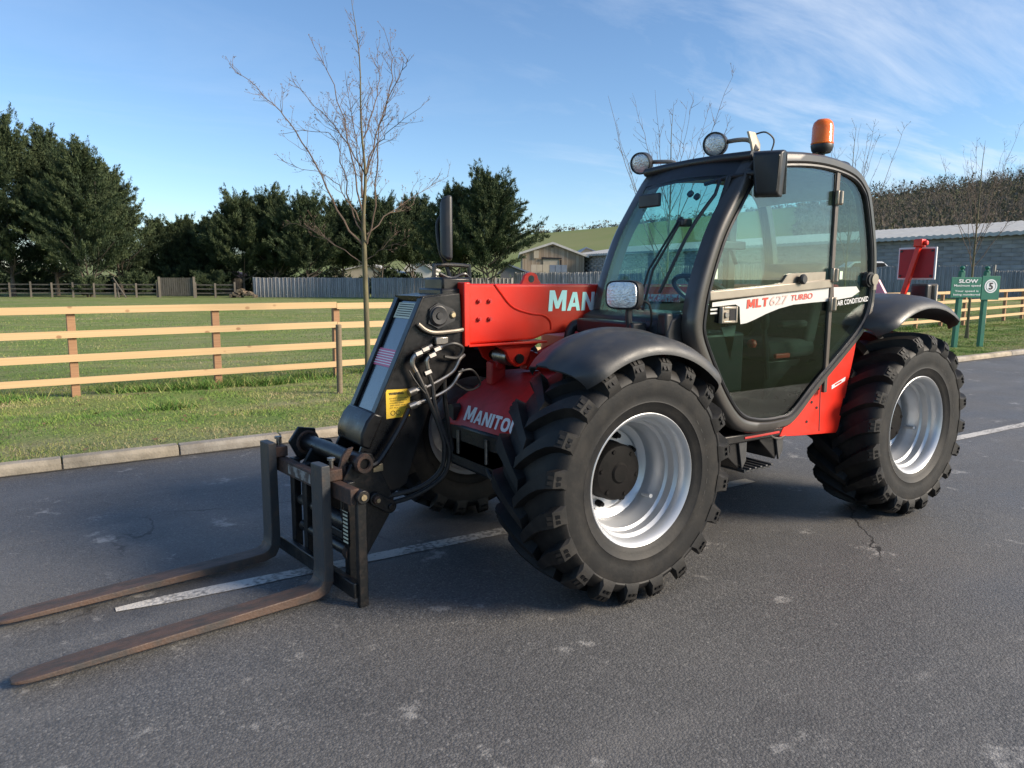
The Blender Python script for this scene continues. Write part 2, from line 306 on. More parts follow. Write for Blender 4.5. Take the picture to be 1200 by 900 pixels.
def turf():
    m, t, p, n = node_mat('turf'); tc = n('ShaderNodeTexCoord').outputs['Object']
    def noise(s, det=5, ro=0.6, st=None):
        x = n('ShaderNodeTexNoise'); x.inputs['Scale'].default_value = s; x.inputs['Detail'].default_value = det; x.inputs['Roughness'].default_value = ro
        src = tc
        if st:
            mp_ = n('ShaderNodeMapping'); mp_.inputs['Scale'].default_value = st; mp_.inputs['Rotation'].default_value = (0, 0, R(35)); t.links.new(tc, mp_.inputs[0]); src = mp_.outputs[0]
        t.links.new(src, x.inputs['Vector']); return x.outputs['Fac']
    c = mixc(t, rng(t, noise(1.2), 0.35, 0.65), (0.150, 0.225, 0.062), (0.215, 0.255, 0.085))
    c = mixc(t, rng(t, noise(0.55, 6, 0.6, (0.6, 2.2, 1)), 0.50, 0.66, 0, 0.7), c, (0.34, 0.30, 0.165))   # straw-coloured patches
    c = mixc(t, rng(t, noise(0.16, 7, 0.65, (1, 2.6, 1)), 0.48, 0.64, 0, 0.55), c, (0.33, 0.30, 0.18))          # worn, browner stretches of the paddock
    c = mixc(t, rng(t, noise(3.5, 6), 0.56, 0.68, 0, 0.7), c, (0.13, 0.105, 0.062))
    c = mixc(t, rng(t, noise(26, 4), 0.45, 0.70, 0, 0.5), c, (0.12, 0.145, 0.055))
    t.links.new(c, p.inputs['Base Color']); p.inputs['Roughness'].default_value = 0.95; p.inputs['Specular IOR Level'].default_value = 0.1
    bn = n('ShaderNodeBump'); bn.inputs['Strength'].default_value = 0.9; bn.inputs['Distance'].default_value = 0.05; t.links.new(noise(22, 5), bn.inputs['Height']); t.links.new(bn.outputs[0], p.inputs['Normal']); return m
ASPH = asphalt(); TURF = turf()

def gz(x, y):
    """height of the turf: flush with the kerb, falling a little to the fence, then almost level"""
    if y > -3.6: return -0.05
    pts = [(-3.6, 0.085), (-4.6, 0.07), (-7.0, 0.02), (-12, 0.0), (-60, 0.0)]
    z = 0.0
    for (a, za), (b, zb) in zip(pts, pts[1:]):
        if b <= y <= a: z = za + (zb - za) * (a - y) / (a - b)
    z += 0.018 * math.sin(x * 1.7 + y * 0.9) * math.sin(x * 0.63 - y * 1.9) * min(1, (-3.6 - y) / 0.7)
    # low rise under the boarded fence on the right
    P = Vector((x, y, 0)) - C0; d = P.dot(FW); s = P.dot(RT)
    k = max(0, min(1, (s - 4) / 12)) * max(0, min(1, (d - 27) / 12)); k = k * k * (3 - 2 * k)
    return z + 0.55 * k * (1 if d < 300 else 0)
xs = sorted(set([-2500, -1200, -600, -300, -200, -150, -120] + [x * 2.0 for x in range(-50, -17)] + [x * 0.5 for x in range(-68, 28)] + [20, 30, 50, 90, 160, 400, 1000, 2500]))
ys = sorted(set([-2500, -1200, -600, -300, -200, -150, -120, -100, -85] + [-y * 2.5 for y in range(5, 31)] + [-3.6 - 0.45 * i for i in range(0, 20)] + [-3.59, 5.0, 5.3, 12, 30, 100, 400, 1200, 2500]))
V = []; F = []
for y in ys:
    for x in xs: V.append((x, y, gz(x, y) if y < 5.1 else 0.05))
nx = len(xs)
for j in range(len(ys) - 1):
    for i in range(nx - 1): F.append((j * nx + i, j * nx + i + 1, (j + 1) * nx + i + 1, (j + 1) * nx + i))
gb = B(); gb.add(V, F)
ground = tag(mk('ground', gb, TURF, smooth=60), kind='structure')

rb = B(); rb.add([(-300, -3.56, 0), (120, -3.56, 0), (120, 5.05, 0), (-300, 5.05, 0)], [(0, 1, 2, 3)])
road = tag(mk('road', rb, ASPH, smooth=None), kind='structure')
# worn centre line
def paint():
    m, t, p, n = node_mat('worn_road_paint'); tc = n('ShaderNodeTexCoord').outputs['Object']
    x = n('ShaderNodeTexNoise'); x.inputs['Scale'].default_value = 38; x.inputs['Detail'].default_value = 6; t.links.new(tc, x.inputs['Vector'])
    y = n('ShaderNodeTexNoise'); y.inputs['Scale'].default_value = 2.2; y.inputs['Detail'].default_value = 4; t.links.new(tc, y.inputs['Vector'])
    ad = n('ShaderNodeMath'); ad.operation = 'ADD'; t.links.new(x.outputs[0], ad.inputs[0]); t.links.new(y.outputs[0], ad.inputs[1])
    c = mixc(t, rng(t, ad.outputs[0], 0.98, 1.22, 0, 0.85), (0.55, 0.52, 0.47), (0.13, 0.125, 0.12)); t.links.new(c, p.inputs['Base Color']); p.inputs['Roughness'].default_value = 0.75
    bn = n('ShaderNodeBump'); bn.inputs['Strength'].default_value = 0.6; bn.inputs['Distance'].default_value = 0.004; v = n('ShaderNodeTexVoronoi'); v.inputs['Scale'].default_value = 70; t.links.new(tc, v.inputs['Vector']); t.links.new(v.outputs['Distance'], bn.inputs['Height']); t.links.new(bn.outputs[0], p.inputs['Normal'])
    return m
PAINT = paint()
for x0, x1 in ((2.20, -2.3), (-4.3, -8.6), (-10.8, -14.8), (-17, -21), (-23.2, -27.2), (-29.4, -33.4), (6.6, 4.3)):
    n = 40; b = B(); V = []
    for i in range(n + 1):
        x = x0 + (x1 - x0) * i / n; yc = -0.205 - 0.037 * x - 0.02
        w = 0.052 * (1 - 0.55 * (1 - min(1, i / 2))) * (0.93 + 0.14 * random.random())
        V += [(x, yc - w - 0.006 * random.random(), 0.004), (x, yc + w + 0.006 * random.random(), 0.004)]
    b.add(V, [(2 * i, 2 * i + 1, 2 * i + 3, 2 * i + 2) for i in range(n)])
    mk('centre_line', b, PAINT, road, smooth=None)

# kerb: a bed with separate stones
KERB = mat('weathered_kerb_concrete', (0.44, 0.375, 0.285), (0.27, 0.23, 0.17), 5, 0.9, bump=0.35, bscale=60, detail=8)
KERB2 = mat('weathered_kerb_concrete_grey', (0.36, 0.325, 0.275), (0.25, 0.22, 0.18), 6, 0.9, bump=0.35, bscale=60, detail=8)
b = B(); b.box(-120, 14, -3.66, -3.54, -0.12, 0.045)
kerb = tag(mk('kerb', b, mat('mortar', (0.09, 0.082, 0.07), rough=0.95), smooth=None), kind='structure')
b = B(); b.prism([(0.062, -0.1), (0.062, 0.06), (0.038, 0.094), (-0.062, 0.098), (-0.062, -0.1)], -0.45, 0.45, 'x')
ks = None
for i in range(58):
    x = 7.3 - i * 0.913
    if ks is None: ks = mk('kerb_stone', b, KERB, kerb, bevel=0.007); o = ks
    else: o = copyp(ks, kerb)
    if i % 3 == 1:
        if i == 1: k2 = ks.data.copy(); k2.materials[0] = KERB2
        o.data = k2
    o.location = (x, -3.585 + random.uniform(-.004, .004), random.uniform(-.006, .004)); o.rotation_euler = (0, random.uniform(-.004, .004), random.uniform(-.006, .006))
# dirt gathered along the kerb foot
DIRT = mat('road_grit', (0.10, 0.085, 0.062), (0.05, 0.045, 0.038), 30, 0.95, bump=0.4, bscale=120)
V = []; n = 260
for i in range(n + 1):
    x = 8 - i * 50 / n; V += [(x, -3.53, 0.006), (x, -3.50 + 0.035 * random.random() * (0.6 + 0.4 * math.sin(i * .7)), 0.0035)]
b = B(); b.add(V, [(2 * i, 2 * i + 1, 2 * i + 3, 2 * i + 2) for i in range(n)]); tag(mk('road_grit', b, DIRT, smooth=None), 'thin line of grit and leaf litter along the kerb foot', 'grit', kind='stuff')

# ------------------------------------------------------------------ timber post and rail fence
def wood(name, c, c2, knot, scale=3, kx=1.0):
    m, t, p, n = node_mat(name); tc = n('ShaderNodeTexCoord').outputs['Object']; info = n('ShaderNodeObjectInfo')
    mp_ = n('ShaderNodeMapping'); mp_.inputs['Scale'].default_value = (1.2, 22, 22); ad = n('ShaderNodeVectorMath'); ad.operation = 'ADD'
    cbn = n('ShaderNodeCombineXYZ'); ml = n('ShaderNodeMath'); ml.operation = 'MULTIPLY'; ml.inputs[1].default_value = 37; t.links.new(info.outputs['Random'], ml.inputs[0]); t.links.new(ml.outputs[0], cbn.inputs[0]); t.links.new(ml.outputs[0], cbn.inputs[2])
    t.links.new(tc, ad.inputs[0]); t.links.new(cbn.outputs[0], ad.inputs[1]); t.links.new(ad.outputs[0], mp_.inputs[0])
    g = n('ShaderNodeTexNoise'); g.inputs['Scale'].default_value = scale; g.inputs['Detail'].default_value = 6; t.links.new(mp_.outputs[0], g.inputs['Vector'])
    col = mixc(t, rng(t, g.outputs[0], 0.3, 0.7), c, c2)
    v = n('ShaderNodeTexVoronoi'); v.inputs['Scale'].default_value = 4.4; v.inputs['Randomness'].default_value = 1; mk_ = n('ShaderNodeMapping'); mk_.inputs['Scale'].default_value = (kx, 1.0, 1.4); t.links.new(ad.outputs[0], mk_.inputs[0]); t.links.new(mk_.outputs[0], v.inputs['Vector'])
    col = mixc(t, rng(t, v.outputs['Distance'], 0.10, 0.16, 0.75, 0.0), col, knot)
    col = mixc(t, rng(t, info.outputs['Random'], 0, 1, 0, 0.28), col, c2)
    t.links.new(col, p.inputs['Base Color']); p.inputs['Roughness'].default_value = 0.78
    bn = n('ShaderNodeBump'); bn.inputs['Strength'].default_value = 0.3; bn.inputs['Distance'].default_value = 0.004; t.links.new(g.outputs[0], bn.inputs['Height']); t.links.new(bn.outputs[0], p.inputs['Normal']); return m
RAILM = wood('new_pine_rail', (0.60, 0.42, 0.23), (0.49, 0.33, 0.17), (0.22, 0.10, 0.045), kx=6.5)
POSTM = wood('treated_pine_post', (0.36, 0.20, 0.105), (0.27, 0.145, 0.075), (0.12, 0.05, 0.02))
STAKEM = wood('weathered_stake', (0.22, 0.17, 0.11), (0.15, 0.115, 0.075), (0.08, 0.05, 0.03))
def fy(x):
    return -7.86 - 0.0 * x if x > -2 else -7.86 - 0.066 * (-2 - x)
fence = tag(empty('timber_fence', (-1.7, fy(-1.7), 0)), 'pale new post and rail timber fence with four rails behind the grass verge', 'fence')
fo = Vector(fence.location)
pb = B(); pb.box(-0.05, 0.05, -0.05, 0.05, -0.3, 1.13)
postmesh = None; px = [1.93 + 1.83 * k for k in range(3, 0, -1)] + [1.93 - 1.83 * k for k in range(0, 24)]
rl = 1.83; railmesh = {}
for i, x in enumerate(px):
    y = fy(x); z = gz(x, y)
    if postmesh is None: postmesh = mk('post', pb, POSTM, fence, bevel=0.006, smooth=None); o = postmesh
    else: o = copyp(postmesh, fence)
    o.location = Vector((x, y, z)) - fo; o.rotation_euler = (random.uniform(-.012, .012), random.uniform(-.012, .012), random.uniform(-.1, .1) + (0.07 if x < -2 else 0))
rm = None
for i in [0] + list(range(1, len(px) - 1, 4)):
    x0 = px[i]; x1 = px[min(i + 4, len(px) - 1) if i else 1]
    p0 = Vector((x0, fy(x0) + 0.072, gz(x0, fy(x0)))); p1 = Vector((x1, fy(x1) + 0.072, gz(x1, fy(x1))))
    for j, h in enumerate((1.145, 0.835, 0.53, 0.215)):
        if rm is None:
            q = B(); q.box(-0.5, 0.5, -0.019, 0.019, -0.046, 0.046); rm = mk('rail', q, RAILM, fence, smooth=None, bevel=0.0); o = rm
        else: o = copyp(rm, fence)
        a = p0 + Vector((0, 0, h + random.uniform(-.012, .012))); c = p1 + Vector((0, 0, h + random.uniform(-.012, .012)))
        o.location = (a + c) / 2 - fo; d = c - a; o.scale = ((d.length - 0.006), 1, random.uniform(.95, 1.06)); o.rotation_euler = (0, -math.asin(d.z / d.length), math.atan2(d.y, d.x))

# ------------------------------------------------------------------ grass
def blade_mat(name, c, c2):
    m = mat(name, c, c2, 1.3, 0.85, spec=0.2); return m
GM = [blade_mat('grass_blade_mid', (0.145, 0.240, 0.050), (0.190, 0.265, 0.064)), blade_mat('grass_blade_dark', (0.080, 0.170, 0.036), (0.105, 0.195, 0.044)),
      blade_mat('grass_blade_yellow', (0.255, 0.285, 0.092), (0.29, 0.29, 0.11)), blade_mat('grass_blade_straw', (0.38, 0.325, 0.185), (0.33, 0.28, 0.155))]
def grass_blades(X, Y, Hh, Wd, mi):
    n = len(X); Z = np.array([gz(float(a), float(b)) for a, b in zip(X, Y)])
    az = RNG.uniform(0, 2 * PI, n); lean = RNG.uniform(0.2, 1.6, n) * Hh; la = RNG.uniform(0, 2 * PI, n)
    Vv = np.zeros((n, 3, 3)); ox = np.cos(az) * Wd / 2; oy = np.sin(az) * Wd / 2
    Vv[:, 0] = np.stack([X - ox, Y - oy, Z - 0.005], -1); Vv[:, 1] = np.stack([X + ox, Y + oy, Z - 0.005], -1); Vv[:, 2] = np.stack([X + np.cos(la) * lean, Y + np.sin(la) * lean, Z + Hh], -1)
    return Vv.reshape(-1, 3), np.arange(3 * n).reshape(-1, 3), mi
_tab = np.random.default_rng(4).random((64, 64))
def vnoise(X, Y, s):
    x = X * s + 1000.3; y = Y * s + 1000.7; i = np.floor(x).astype(int); j = np.floor(y).astype(int); fx_ = x - i; fy_ = y - j; fx_ = fx_ * fx_ * (3 - 2 * fx_); fy_ = fy_ * fy_ * (3 - 2 * fy_)
    g_ = lambda a_, b_: _tab[a_ % 64, b_ % 64]
    return (g_(i, j) * (1 - fx_) + g_(i + 1, j) * fx_) * (1 - fy_) + (g_(i, j + 1) * (1 - fx_) + g_(i + 1, j + 1) * fx_) * fy_
def patchy(X, Y): return (vnoise(X, Y, .45) * 1.0 + vnoise(X, Y, 1.2) * .8 + vnoise(X, Y, 3.1) * .5 + vnoise(X, Y, 7.0) * .3) / 2.6
def pick(pv, n):
    q = (pv - .5) * 9 + RNG.normal(0, .5, n); return np.where(q > .9, 1, np.where(q > -.25, 0, np.where(q > -1.25, 2, 3)))
n = 230000
X = 7 - 42 * RNG.random(n) ** 1.5; Y = -3.645 - 5.3 * RNG.random(n) ** 1.05
pv = patchy(X, Y); keep = (vnoise(X, Y, 2.3) * .6 + vnoise(X, Y, 5.5) * .4 + RNG.normal(0, .08, n)) > .34; X, Y, pv = X[keep], Y[keep], pv[keep]; n = len(X)
dist = np.hypot(X - 2.5, Y - 3.6)
Hh = RNG.uniform(0.010, 0.034, n) * (0.5 + 1.1 * vnoise(X, Y, 1.7)); Wd = 0.005 + dist * 0.00045
a1 = grass_blades(X, Y, Hh, Wd, pick(pv, n))
n = 130000; Y = -8.3 - 38 * RNG.random(n) ** 1.9; X = 8 - (30 + (-Y) * 0.9) * RNG.random(n)
pv = patchy(X * 0.7, Y * 0.5); dist = np.hypot(X - 2.5, Y - 3.6)
a2 = grass_blades(X, Y, RNG.uniform(0.012, 0.035, n), 0.004 + dist * 0.0006, pick(pv + .02, n))
# rank tufts along the fence line
tx, ty = [], []
for i in range(70):
    cx = random.uniform(-26, 7); cy = fy(cx) + random.gauss(0.0, 0.10); k = random.randint(30, 150)
    tx += list(RNG.normal(cx, 0.16, k)); ty += list(RNG.normal(cy, 0.06, k))
for cx, cy, k in ((0.35, -7.6, 420), (0.65, -7.62, 300), (-0.55, -7.62, 420), (-0.9, -7.66, 160), (3.2, -7.55, 400), (1.05, -5.95, 260), (2.9, -7.6, 260)):
    tx += list(RNG.normal(cx, 0.14, k)); ty += list(RNG.normal(cy, 0.06, k))
X = np.array(tx); Y = np.array(ty); n = len(X)
a3 = grass_blades(X, Y, RNG.uniform(0.06, 0.20, n) * RNG.uniform(.5, 1, n), np.full(n, 0.016), RNG.choice([0, 1, 1, 1, 2], n))
Vs, Fs, Ms, off = [], [], [], 0
for a in (a1, a2, a3):
    Vs.append(a[0]); Fs.append(a[1] + off); Ms.append(a[2]); off += len(a[0])
g = mknp('grass', np.concatenate(Vs), np.concatenate(Fs), GM, None, np.concatenate(Ms)); tag(g, 'short winter grass on the verge and paddock with ranker tufts along the fence', 'grass', kind='stuff')
# dead leaves and scraps on the verge
n = 700; X = 7 - 26 * RNG.random(n); Y = -3.7 - 4.6 * RNG.random(n); Z = np.array([gz(float(a), float(b)) for a, b in zip(X, Y)]) + 0.02
D = RNG.normal(0, 0.022, (n, 3, 3)); D[:, :, 2] *= 0.35
Vv = (np.stack([X, Y, Z], -1)[:, None, :] + D).reshape(-1, 3)
tag(mknp('leaf_litter', Vv, np.arange(3 * n).reshape(-1, 3), [mat('dead_leaf', (0.23, 0.15, 0.075), (0.14, 0.09, 0.05), 20, 0.9)]), 'scattered brown leaf litter lying in the verge grass', 'leaves', kind='stuff')

# ------------------------------------------------------------------ bare saplings on the verge
BARK = mat('greenish_young_bark', (0.155, 0.135, 0.068), (0.10, 0.085, 0.05), 12, 0.85, bump=0.25, bscale=60, stretch=(1, 1, 0.3))
TWIG = mat('bare_twig_bark', (0.17, 0.115, 0.082), (0.12, 0.085, 0.066), 9, 0.85)
def twigs(b, rnd, path, r0, level, dens, ln):
    """side shoots along a branch path"""
    n = len(path)
    tot = sum((path[i + 1] - path[i]).length for i in range(n - 1))
    k = max(1, int(tot * dens))
    for _ in range(k):
        t = rnd.uniform(0.22, 0.98); i = min(n - 2, int(t * (n - 1))); f = t * (n - 1) - i
        p = path[i].lerp(path[i + 1], f); d = (path[i + 1] - path[i]).normalized()
        a = Vector((rnd.gauss(0, 1), rnd.gauss(0, 1), rnd.gauss(0.1, 0.6))); a = (a - d * a.dot(d)).normalized()
        ang = R(rnd.uniform(28, 55)); dd = (d * math.cos(ang) + a * math.sin(ang)).normalized()
        l = ln * rnd.uniform(0.35, 1.0) * (1.15 - 0.6 * t); q = [p]; m = 4
        for j in range(m):
            dd = (dd + Vector((rnd.gauss(0, .14), rnd.gauss(0, .14), rnd.gauss(.10, .12)))).normalized(); q.append(q[-1] + dd * l / m)
        r = min(r0 * 0.5, 0.0026 + l * 0.0042)
        b.tube(q, [r * (1 - 0.72 * j / m) for j in range(m + 1)], 4 if level == 0 else 3, cap=False)
        if level < 2 and l > 0.12: twigs(b, rnd, q, r, level + 1, dens * 1.3, l * 0.62)
        if level >= 1:
            for _ in range(2):      # buds
                e = q[rnd.randint(2, m)]; e2 = e + Vector((rnd.gauss(0, .012), rnd.gauss(0, .012), .016)); b.tube([e, (e + e2) / 2, e2], [0.0015, 0.0042, 0.001], 3, cap=False)
def sapling(loc, trunk, branches, label, seed, trad, dens=3.2, ln=0.42, thick=1.0):
    rnd = random.Random(seed); t = tag(empty('bare_sapling', loc), label, 'tree', 'saplings planted along the verge')
    def bend(P): return spline(P, 4)
    tp = bend(trunk); n = len(tp); b = B()
    b.tube(tp, [trad * (1 - 0.96 * (i / (n - 1)) ** 0.62) * (1.25 if i == 0 else 1) for i in range(n)], 10); mk('trunk', b, BARK, t)
    b = B(); twigs(b, rnd, tp[int(n * .55):], 0.012, 0, dens, ln)
    for P in branches:
        q = bend(P); m = len(q); l = sum((q[i + 1] - q[i]).length for i in range(m - 1)); r = (0.004 + 0.0038 * l) * thick
        for i in range(1, m): q[i] = q[i] + Vector((rnd.gauss(0, .012), rnd.gauss(0, .012), rnd.gauss(0, .012)))
        b.tube(q, [r * (1 - 0.82 * i / (m - 1)) for i in range(m)], 6, cap=False); twigs(b, rnd, q, r, 0, dens, ln)
    mk('crown', b, TWIG, t); return t
TR = [(0.0, 0.0), (0.02, 0.39), (0.01, 1.93), (0.01, 2.43), (0.05, 2.98), (0.01, 3.65), (0.01, 4.53), (-0.08, 5.26)]
BR = {'a': [(0, 2.02), (-0.32, 2.49), (-0.55, 3.1), (-0.85, 3.58), (-1.09, 3.88), (-1.5, 4.24)], 'b': [(-0.01, 1.77), (-0.4, 2.02), (-0.71, 2.24), (-1.15, 2.36)],
      'c': [(0.01, 2.43), (-0.11, 3.22), (-0.3, 4.12), (-0.56, 4.65)], 'd': [(0.05, 2.98), (-0.29, 3.53), (-0.65, 3.94), (-0.98, 4.3)],
      'e': [(0.05, 2.98), (0.21, 3.53), (0.38, 4.18), (0.42, 4.59), (0.29, 5.03)], 'f': [(0.05, 2.05), (0.22, 2.55), (0.29, 3.1), (0.43, 3.65), (0.72, 4.12), (0.81, 4.21)],
      'g': [(0.05, 2.95), (0.27, 3.35), (0.58, 3.59), (0.96, 3.8)], 'h': [(0.05, 2.18), (0.37, 2.49), (0.7, 2.74), (1.17, 3.04)], 'i': [(0.03, 1.83), (0.3, 1.99), (0.59, 2.09)],
      'j': [(0, 2.3), (-0.22, 2.67), (-0.4, 2.92), (-1.06, 3.13)], 'k': [(0.02, 3.35), (0.12, 3.89), (0.18, 4.36), (0.12, 4.88)], 'l': [(0, 2.12), (-0.18, 2.58), (-0.25, 3.16), (-0.45, 3.53), (-1.13, 3.52)]}
rnd = random.Random(3); brs = []
for k, P in BR.items():
    dep = rnd.uniform(-0.9, 0.9)
    brs.append([RT * s + FW * (dep * math.hypot(s - P[0][0], z - P[0][1]) * 0.55) + Vector((0, 0, z)) for s, z in P])
for k in range(4):      # limbs growing towards and away from the road
    a = (1 if k % 2 else -1); z0 = rnd.uniform(2.1, 3.0); s1 = rnd.uniform(-.4, .4)
    brs.append([Vector((0, 0, z0)), FW * a * .35 + RT * s1 * .3 + Vector((0, 0, z0 + .5)), FW * a * .75 + RT * s1 + Vector((0, 0, z0 + 1.3))])
sapling((-1.6, -6.3, gz(-1.6, -6.3) - 0.02), [RT * s + Vector((0, 0, z)) for s, z in TR], brs, 'tall bare young tree nearest the forks with a green-tinged trunk and a stake', 5, 0.060, 8.5, 0.52)
def auto_branches(seed, h, n, spread, z0):
    rnd = random.Random(seed); out = []
    for i in range(n):
        az = i * 2.4 + rnd.uniform(-.4, .4); t = i / n; zb = z0 + (h * 0.62 - z0) * t; l = spread * rnd.uniform(.75, 1.15) * (1.1 - 0.5 * t); up = rnd.uniform(1.5, 2.7) * l + 0.3
        d = Vector((math.cos(az), math.sin(az), 0)); out.append([Vector((0, 0, zb)), d * l * .35 + Vector((0, 0, zb + up * .28)), d * l * .7 + Vector((0, 0, zb + up * .65)), d * l + Vector((0, 0, zb + up))])
    return out
for (x, y, h, sp_, sd_, lab, nb, z0, tr) in (
        (-7.55, -6.3, 5.25, 1.15, 21, 'bare young tree standing behind the cab windscreen, its upper twigs above the roof', 13, 1.5, 0.036),
        (-13.2, -6.3, 5.5, 0.95, 33, 'bare young tree mostly hidden behind the cab, twigs showing beside the orange beacon', 12, 1.9, 0.036),
        (-18.75, -6.15, 5.75, 1.15, 48, 'bare young tree rising behind the green speed sign', 15, 1.8, 0.046)):
    sapling((x, y, gz(x, y) - .02), [Vector((0, 0, 0)), Vector((0.02, 0.01, h * .3)), Vector((-.02, 0, h * .6)), Vector((.03, .02, h * .78)), Vector((.0, .03, h * .9))], auto_branches(sd_, h, nb, sp_, z0), lab, sd_, tr, 4.2, 0.44, 0.66)
for x, y, h, lab in ((-1.06, -5.95, 0.93, 'round weathered wooden stake standing in the verge beside the nearest bare tree'), (-18.95, -5.85, 1.15, 'dark wooden stake in the grass behind the green speed sign')):
    b = B(); b.cyl((0, 0, -.2), (0, 0, h - .01), 0.04, 14); b.cyl((0, 0, h - .01), (0, 0, h), 0.04, 14, 0.034)
    o = mk('tree_stake', b, STAKEM); o.location = (x, y, gz(x, y)); o.rotation_euler = (0.01, -0.015, 0); tag(o, lab, 'stake', 'tree stakes')

# ------------------------------------------------------------------ evergreen trees beyond the paddock
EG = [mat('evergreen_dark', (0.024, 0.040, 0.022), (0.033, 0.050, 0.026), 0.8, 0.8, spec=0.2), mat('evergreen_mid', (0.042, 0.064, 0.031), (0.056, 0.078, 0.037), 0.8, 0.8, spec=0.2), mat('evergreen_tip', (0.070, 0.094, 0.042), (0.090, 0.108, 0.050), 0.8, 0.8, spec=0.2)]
EBARK = mat('evergreen_bark', (0.13, 0.105, 0.085), (0.08, 0.065, 0.052), 4, 0.95, bump=0.5, bscale=14, stretch=(1, 1, .25))
def evergreen(loc, H, Rr, seed, label, zb=2.0, nb=190, lean=0.0, point=0.75, group='evergreen trees beyond the paddock', stems=1, cat='tree', trunk=True):
    g = np.random.default_rng(seed); t = tag(empty('evergreen_tree' if trunk else 'evergreen_shrub', loc), label, cat, group); rnd = random.Random(seed)
    b = B()
    for k in range(stems):
        a = rnd.uniform(0, 6.28); o = 0.0 if stems == 1 else rnd.uniform(.5, .9); tx, ty = (math.cos(a) * o, math.sin(a) * o) if stems > 1 else (lean * .3, 0)
        b.tube([(tx * .15, ty * .15, -.2), (tx * .5, ty * .5, zb * .6), (tx * 1.2, ty * 1.2, zb + 1.0), (tx * 1.4, ty * 1.4, H * .8)], [0.045 * H ** .8 * .62 / math.sqrt(stems), .03 * H ** .8 * .62 / math.sqrt(stems), .025 * H ** .8 * .5 / math.sqrt(stems), .02], 9)
    for k in range(9):
        a = rnd.uniform(0, 6.28); z = zb * rnd.uniform(.6, 1.5); l = Rr * rnd.uniform(.4, .8); b.tube([(0, 0, z), (math.cos(a) * l * .5, math.sin(a) * l * .5, z + .25 * l), (math.cos(a) * l, math.sin(a) * l, z + .7 * l)], [.07, .05, .02], 5)
    if trunk: mk('trunk', b, EBARK, t)
    # limbs: azimuth, height fraction, reach
    az = g.uniform(0, 2 * PI, nb); tt = g.random(nb) ** 0.85
    lump = 1 + 0.20 * np.sin(az * 3 + seed) * np.sin(tt * 9 + seed * 1.7) + g.normal(0, 0.19, nb)
    prof = np.clip(np.minimum(1, 0.62 + tt * 2.2), 0, 1) * (1 - tt) ** point * 1.06 + 0.05
    reach = Rr * prof * lump
    ncl = 10; k = 36
    u = np.linspace(0.30, 1.0, ncl)[None, :] + g.normal(0, .03, (nb, ncl))
    z0 = zb + (H - zb) * tt * 0.93; rise = reach * 0.45 + 0.13 * H * g.random(nb) ** 2 * (0.3 + tt)
    P = np.zeros((nb, ncl, 3)); P[..., 0] = np.cos(az)[:, None] * reach[:, None] * u + lean * tt[:, None]; P[..., 1] = np.sin(az)[:, None] * reach[:, None] * u; P[..., 2] = z0[:, None] + rise[:, None] * u ** 1.4 - 0.22 * reach[:, None] * (1 - tt[:, None]) * 0.8 * u
    P[..., 2] = np.maximum(P[..., 2], zb * 0.75 + 0.3 * g.random((nb, ncl)))
    cr = (0.50 * (1.18 - 0.92 * u)) * (H / 11) ** .4                                            # clump radius
    N_ = nb * ncl * k; Pc = np.repeat(P.reshape(-1, 3), k, 0); c_ = np.repeat(cr.reshape(-1), k)
    Pc = Pc + g.normal(0, 1, (N_, 3)) * c_[:, None] * np.array([.55, .55, .42])
    od = np.stack([np.repeat(np.cos(az), ncl * k), np.repeat(np.sin(az), ncl * k), np.zeros(N_)], -1)
    d = od * 0.55 + np.array([0, 0, 0.75]) + g.normal(0, .45, (N_, 3)); d /= np.linalg.norm(d, axis=1)[:, None]
    sdv = np.cross(d, g.normal(0, 1, (N_, 3))); sdv /= np.linalg.norm(sdv, axis=1)[:, None]
    ln = g.uniform(.14, .34, N_) * (H / 11) ** .3; wd = ln * g.uniform(.18, .32, N_)
    V = np.stack([Pc - sdv * wd[:, None] / 2, Pc + sdv * wd[:, None] / 2, Pc + d * ln[:, None]], 1).reshape(-1, 3)
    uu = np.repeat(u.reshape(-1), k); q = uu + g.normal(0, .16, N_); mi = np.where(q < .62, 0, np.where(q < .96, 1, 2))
    # feathery leading shoots that break up the outline
    ns = int(nb * .8); j = g.integers(0, nb, ns); ks_ = 60; base = P[j, ncl - 1 - g.integers(0, 4, ns)]; sl = g.uniform(.5, 1.25, ns) * (H / 11) ** .5
    dz = np.stack([np.cos(az[j]) * .55, np.sin(az[j]) * .55, .55 + .9 * tt[j]], -1) + g.normal(0, .22, (ns, 3)); dz /= np.linalg.norm(dz, axis=1)[:, None]
    f = g.random((ns, ks_)); Q = base[:, None, :] + dz[:, None, :] * (f * sl[:, None])[..., None] + g.normal(0, 1, (ns, ks_, 3)) * (.17 * (1.05 - f))[..., None]; Q = Q.reshape(-1, 3); M_ = len(Q)
    dq = np.repeat(dz, ks_, 0) + g.normal(0, .45, (M_, 3)); dq /= np.linalg.norm(dq, axis=1)[:, None]; sq = np.cross(dq, g.normal(0, 1, (M_, 3))); sq /= np.linalg.norm(sq, axis=1)[:, None]; lq = g.uniform(.10, .24, M_); wq = lq * .28
    V2 = np.stack([Q - sq * wq[:, None] / 2, Q + sq * wq[:, None] / 2, Q + dq * lq[:, None]], 1).reshape(-1, 3); V = np.concatenate([V, V2]); mi = np.concatenate([mi, g.choice([1, 1, 2, 0], M_)])
    mknp('crown', V, np.arange(len(V)).reshape(-1, 3), EG, t, mi); return t
def bgp(px, d): return (px - 600) / 863 * d * 0.99
def hz(py, d): return 1.6 + (327 - py) / 863 * d * 1.0
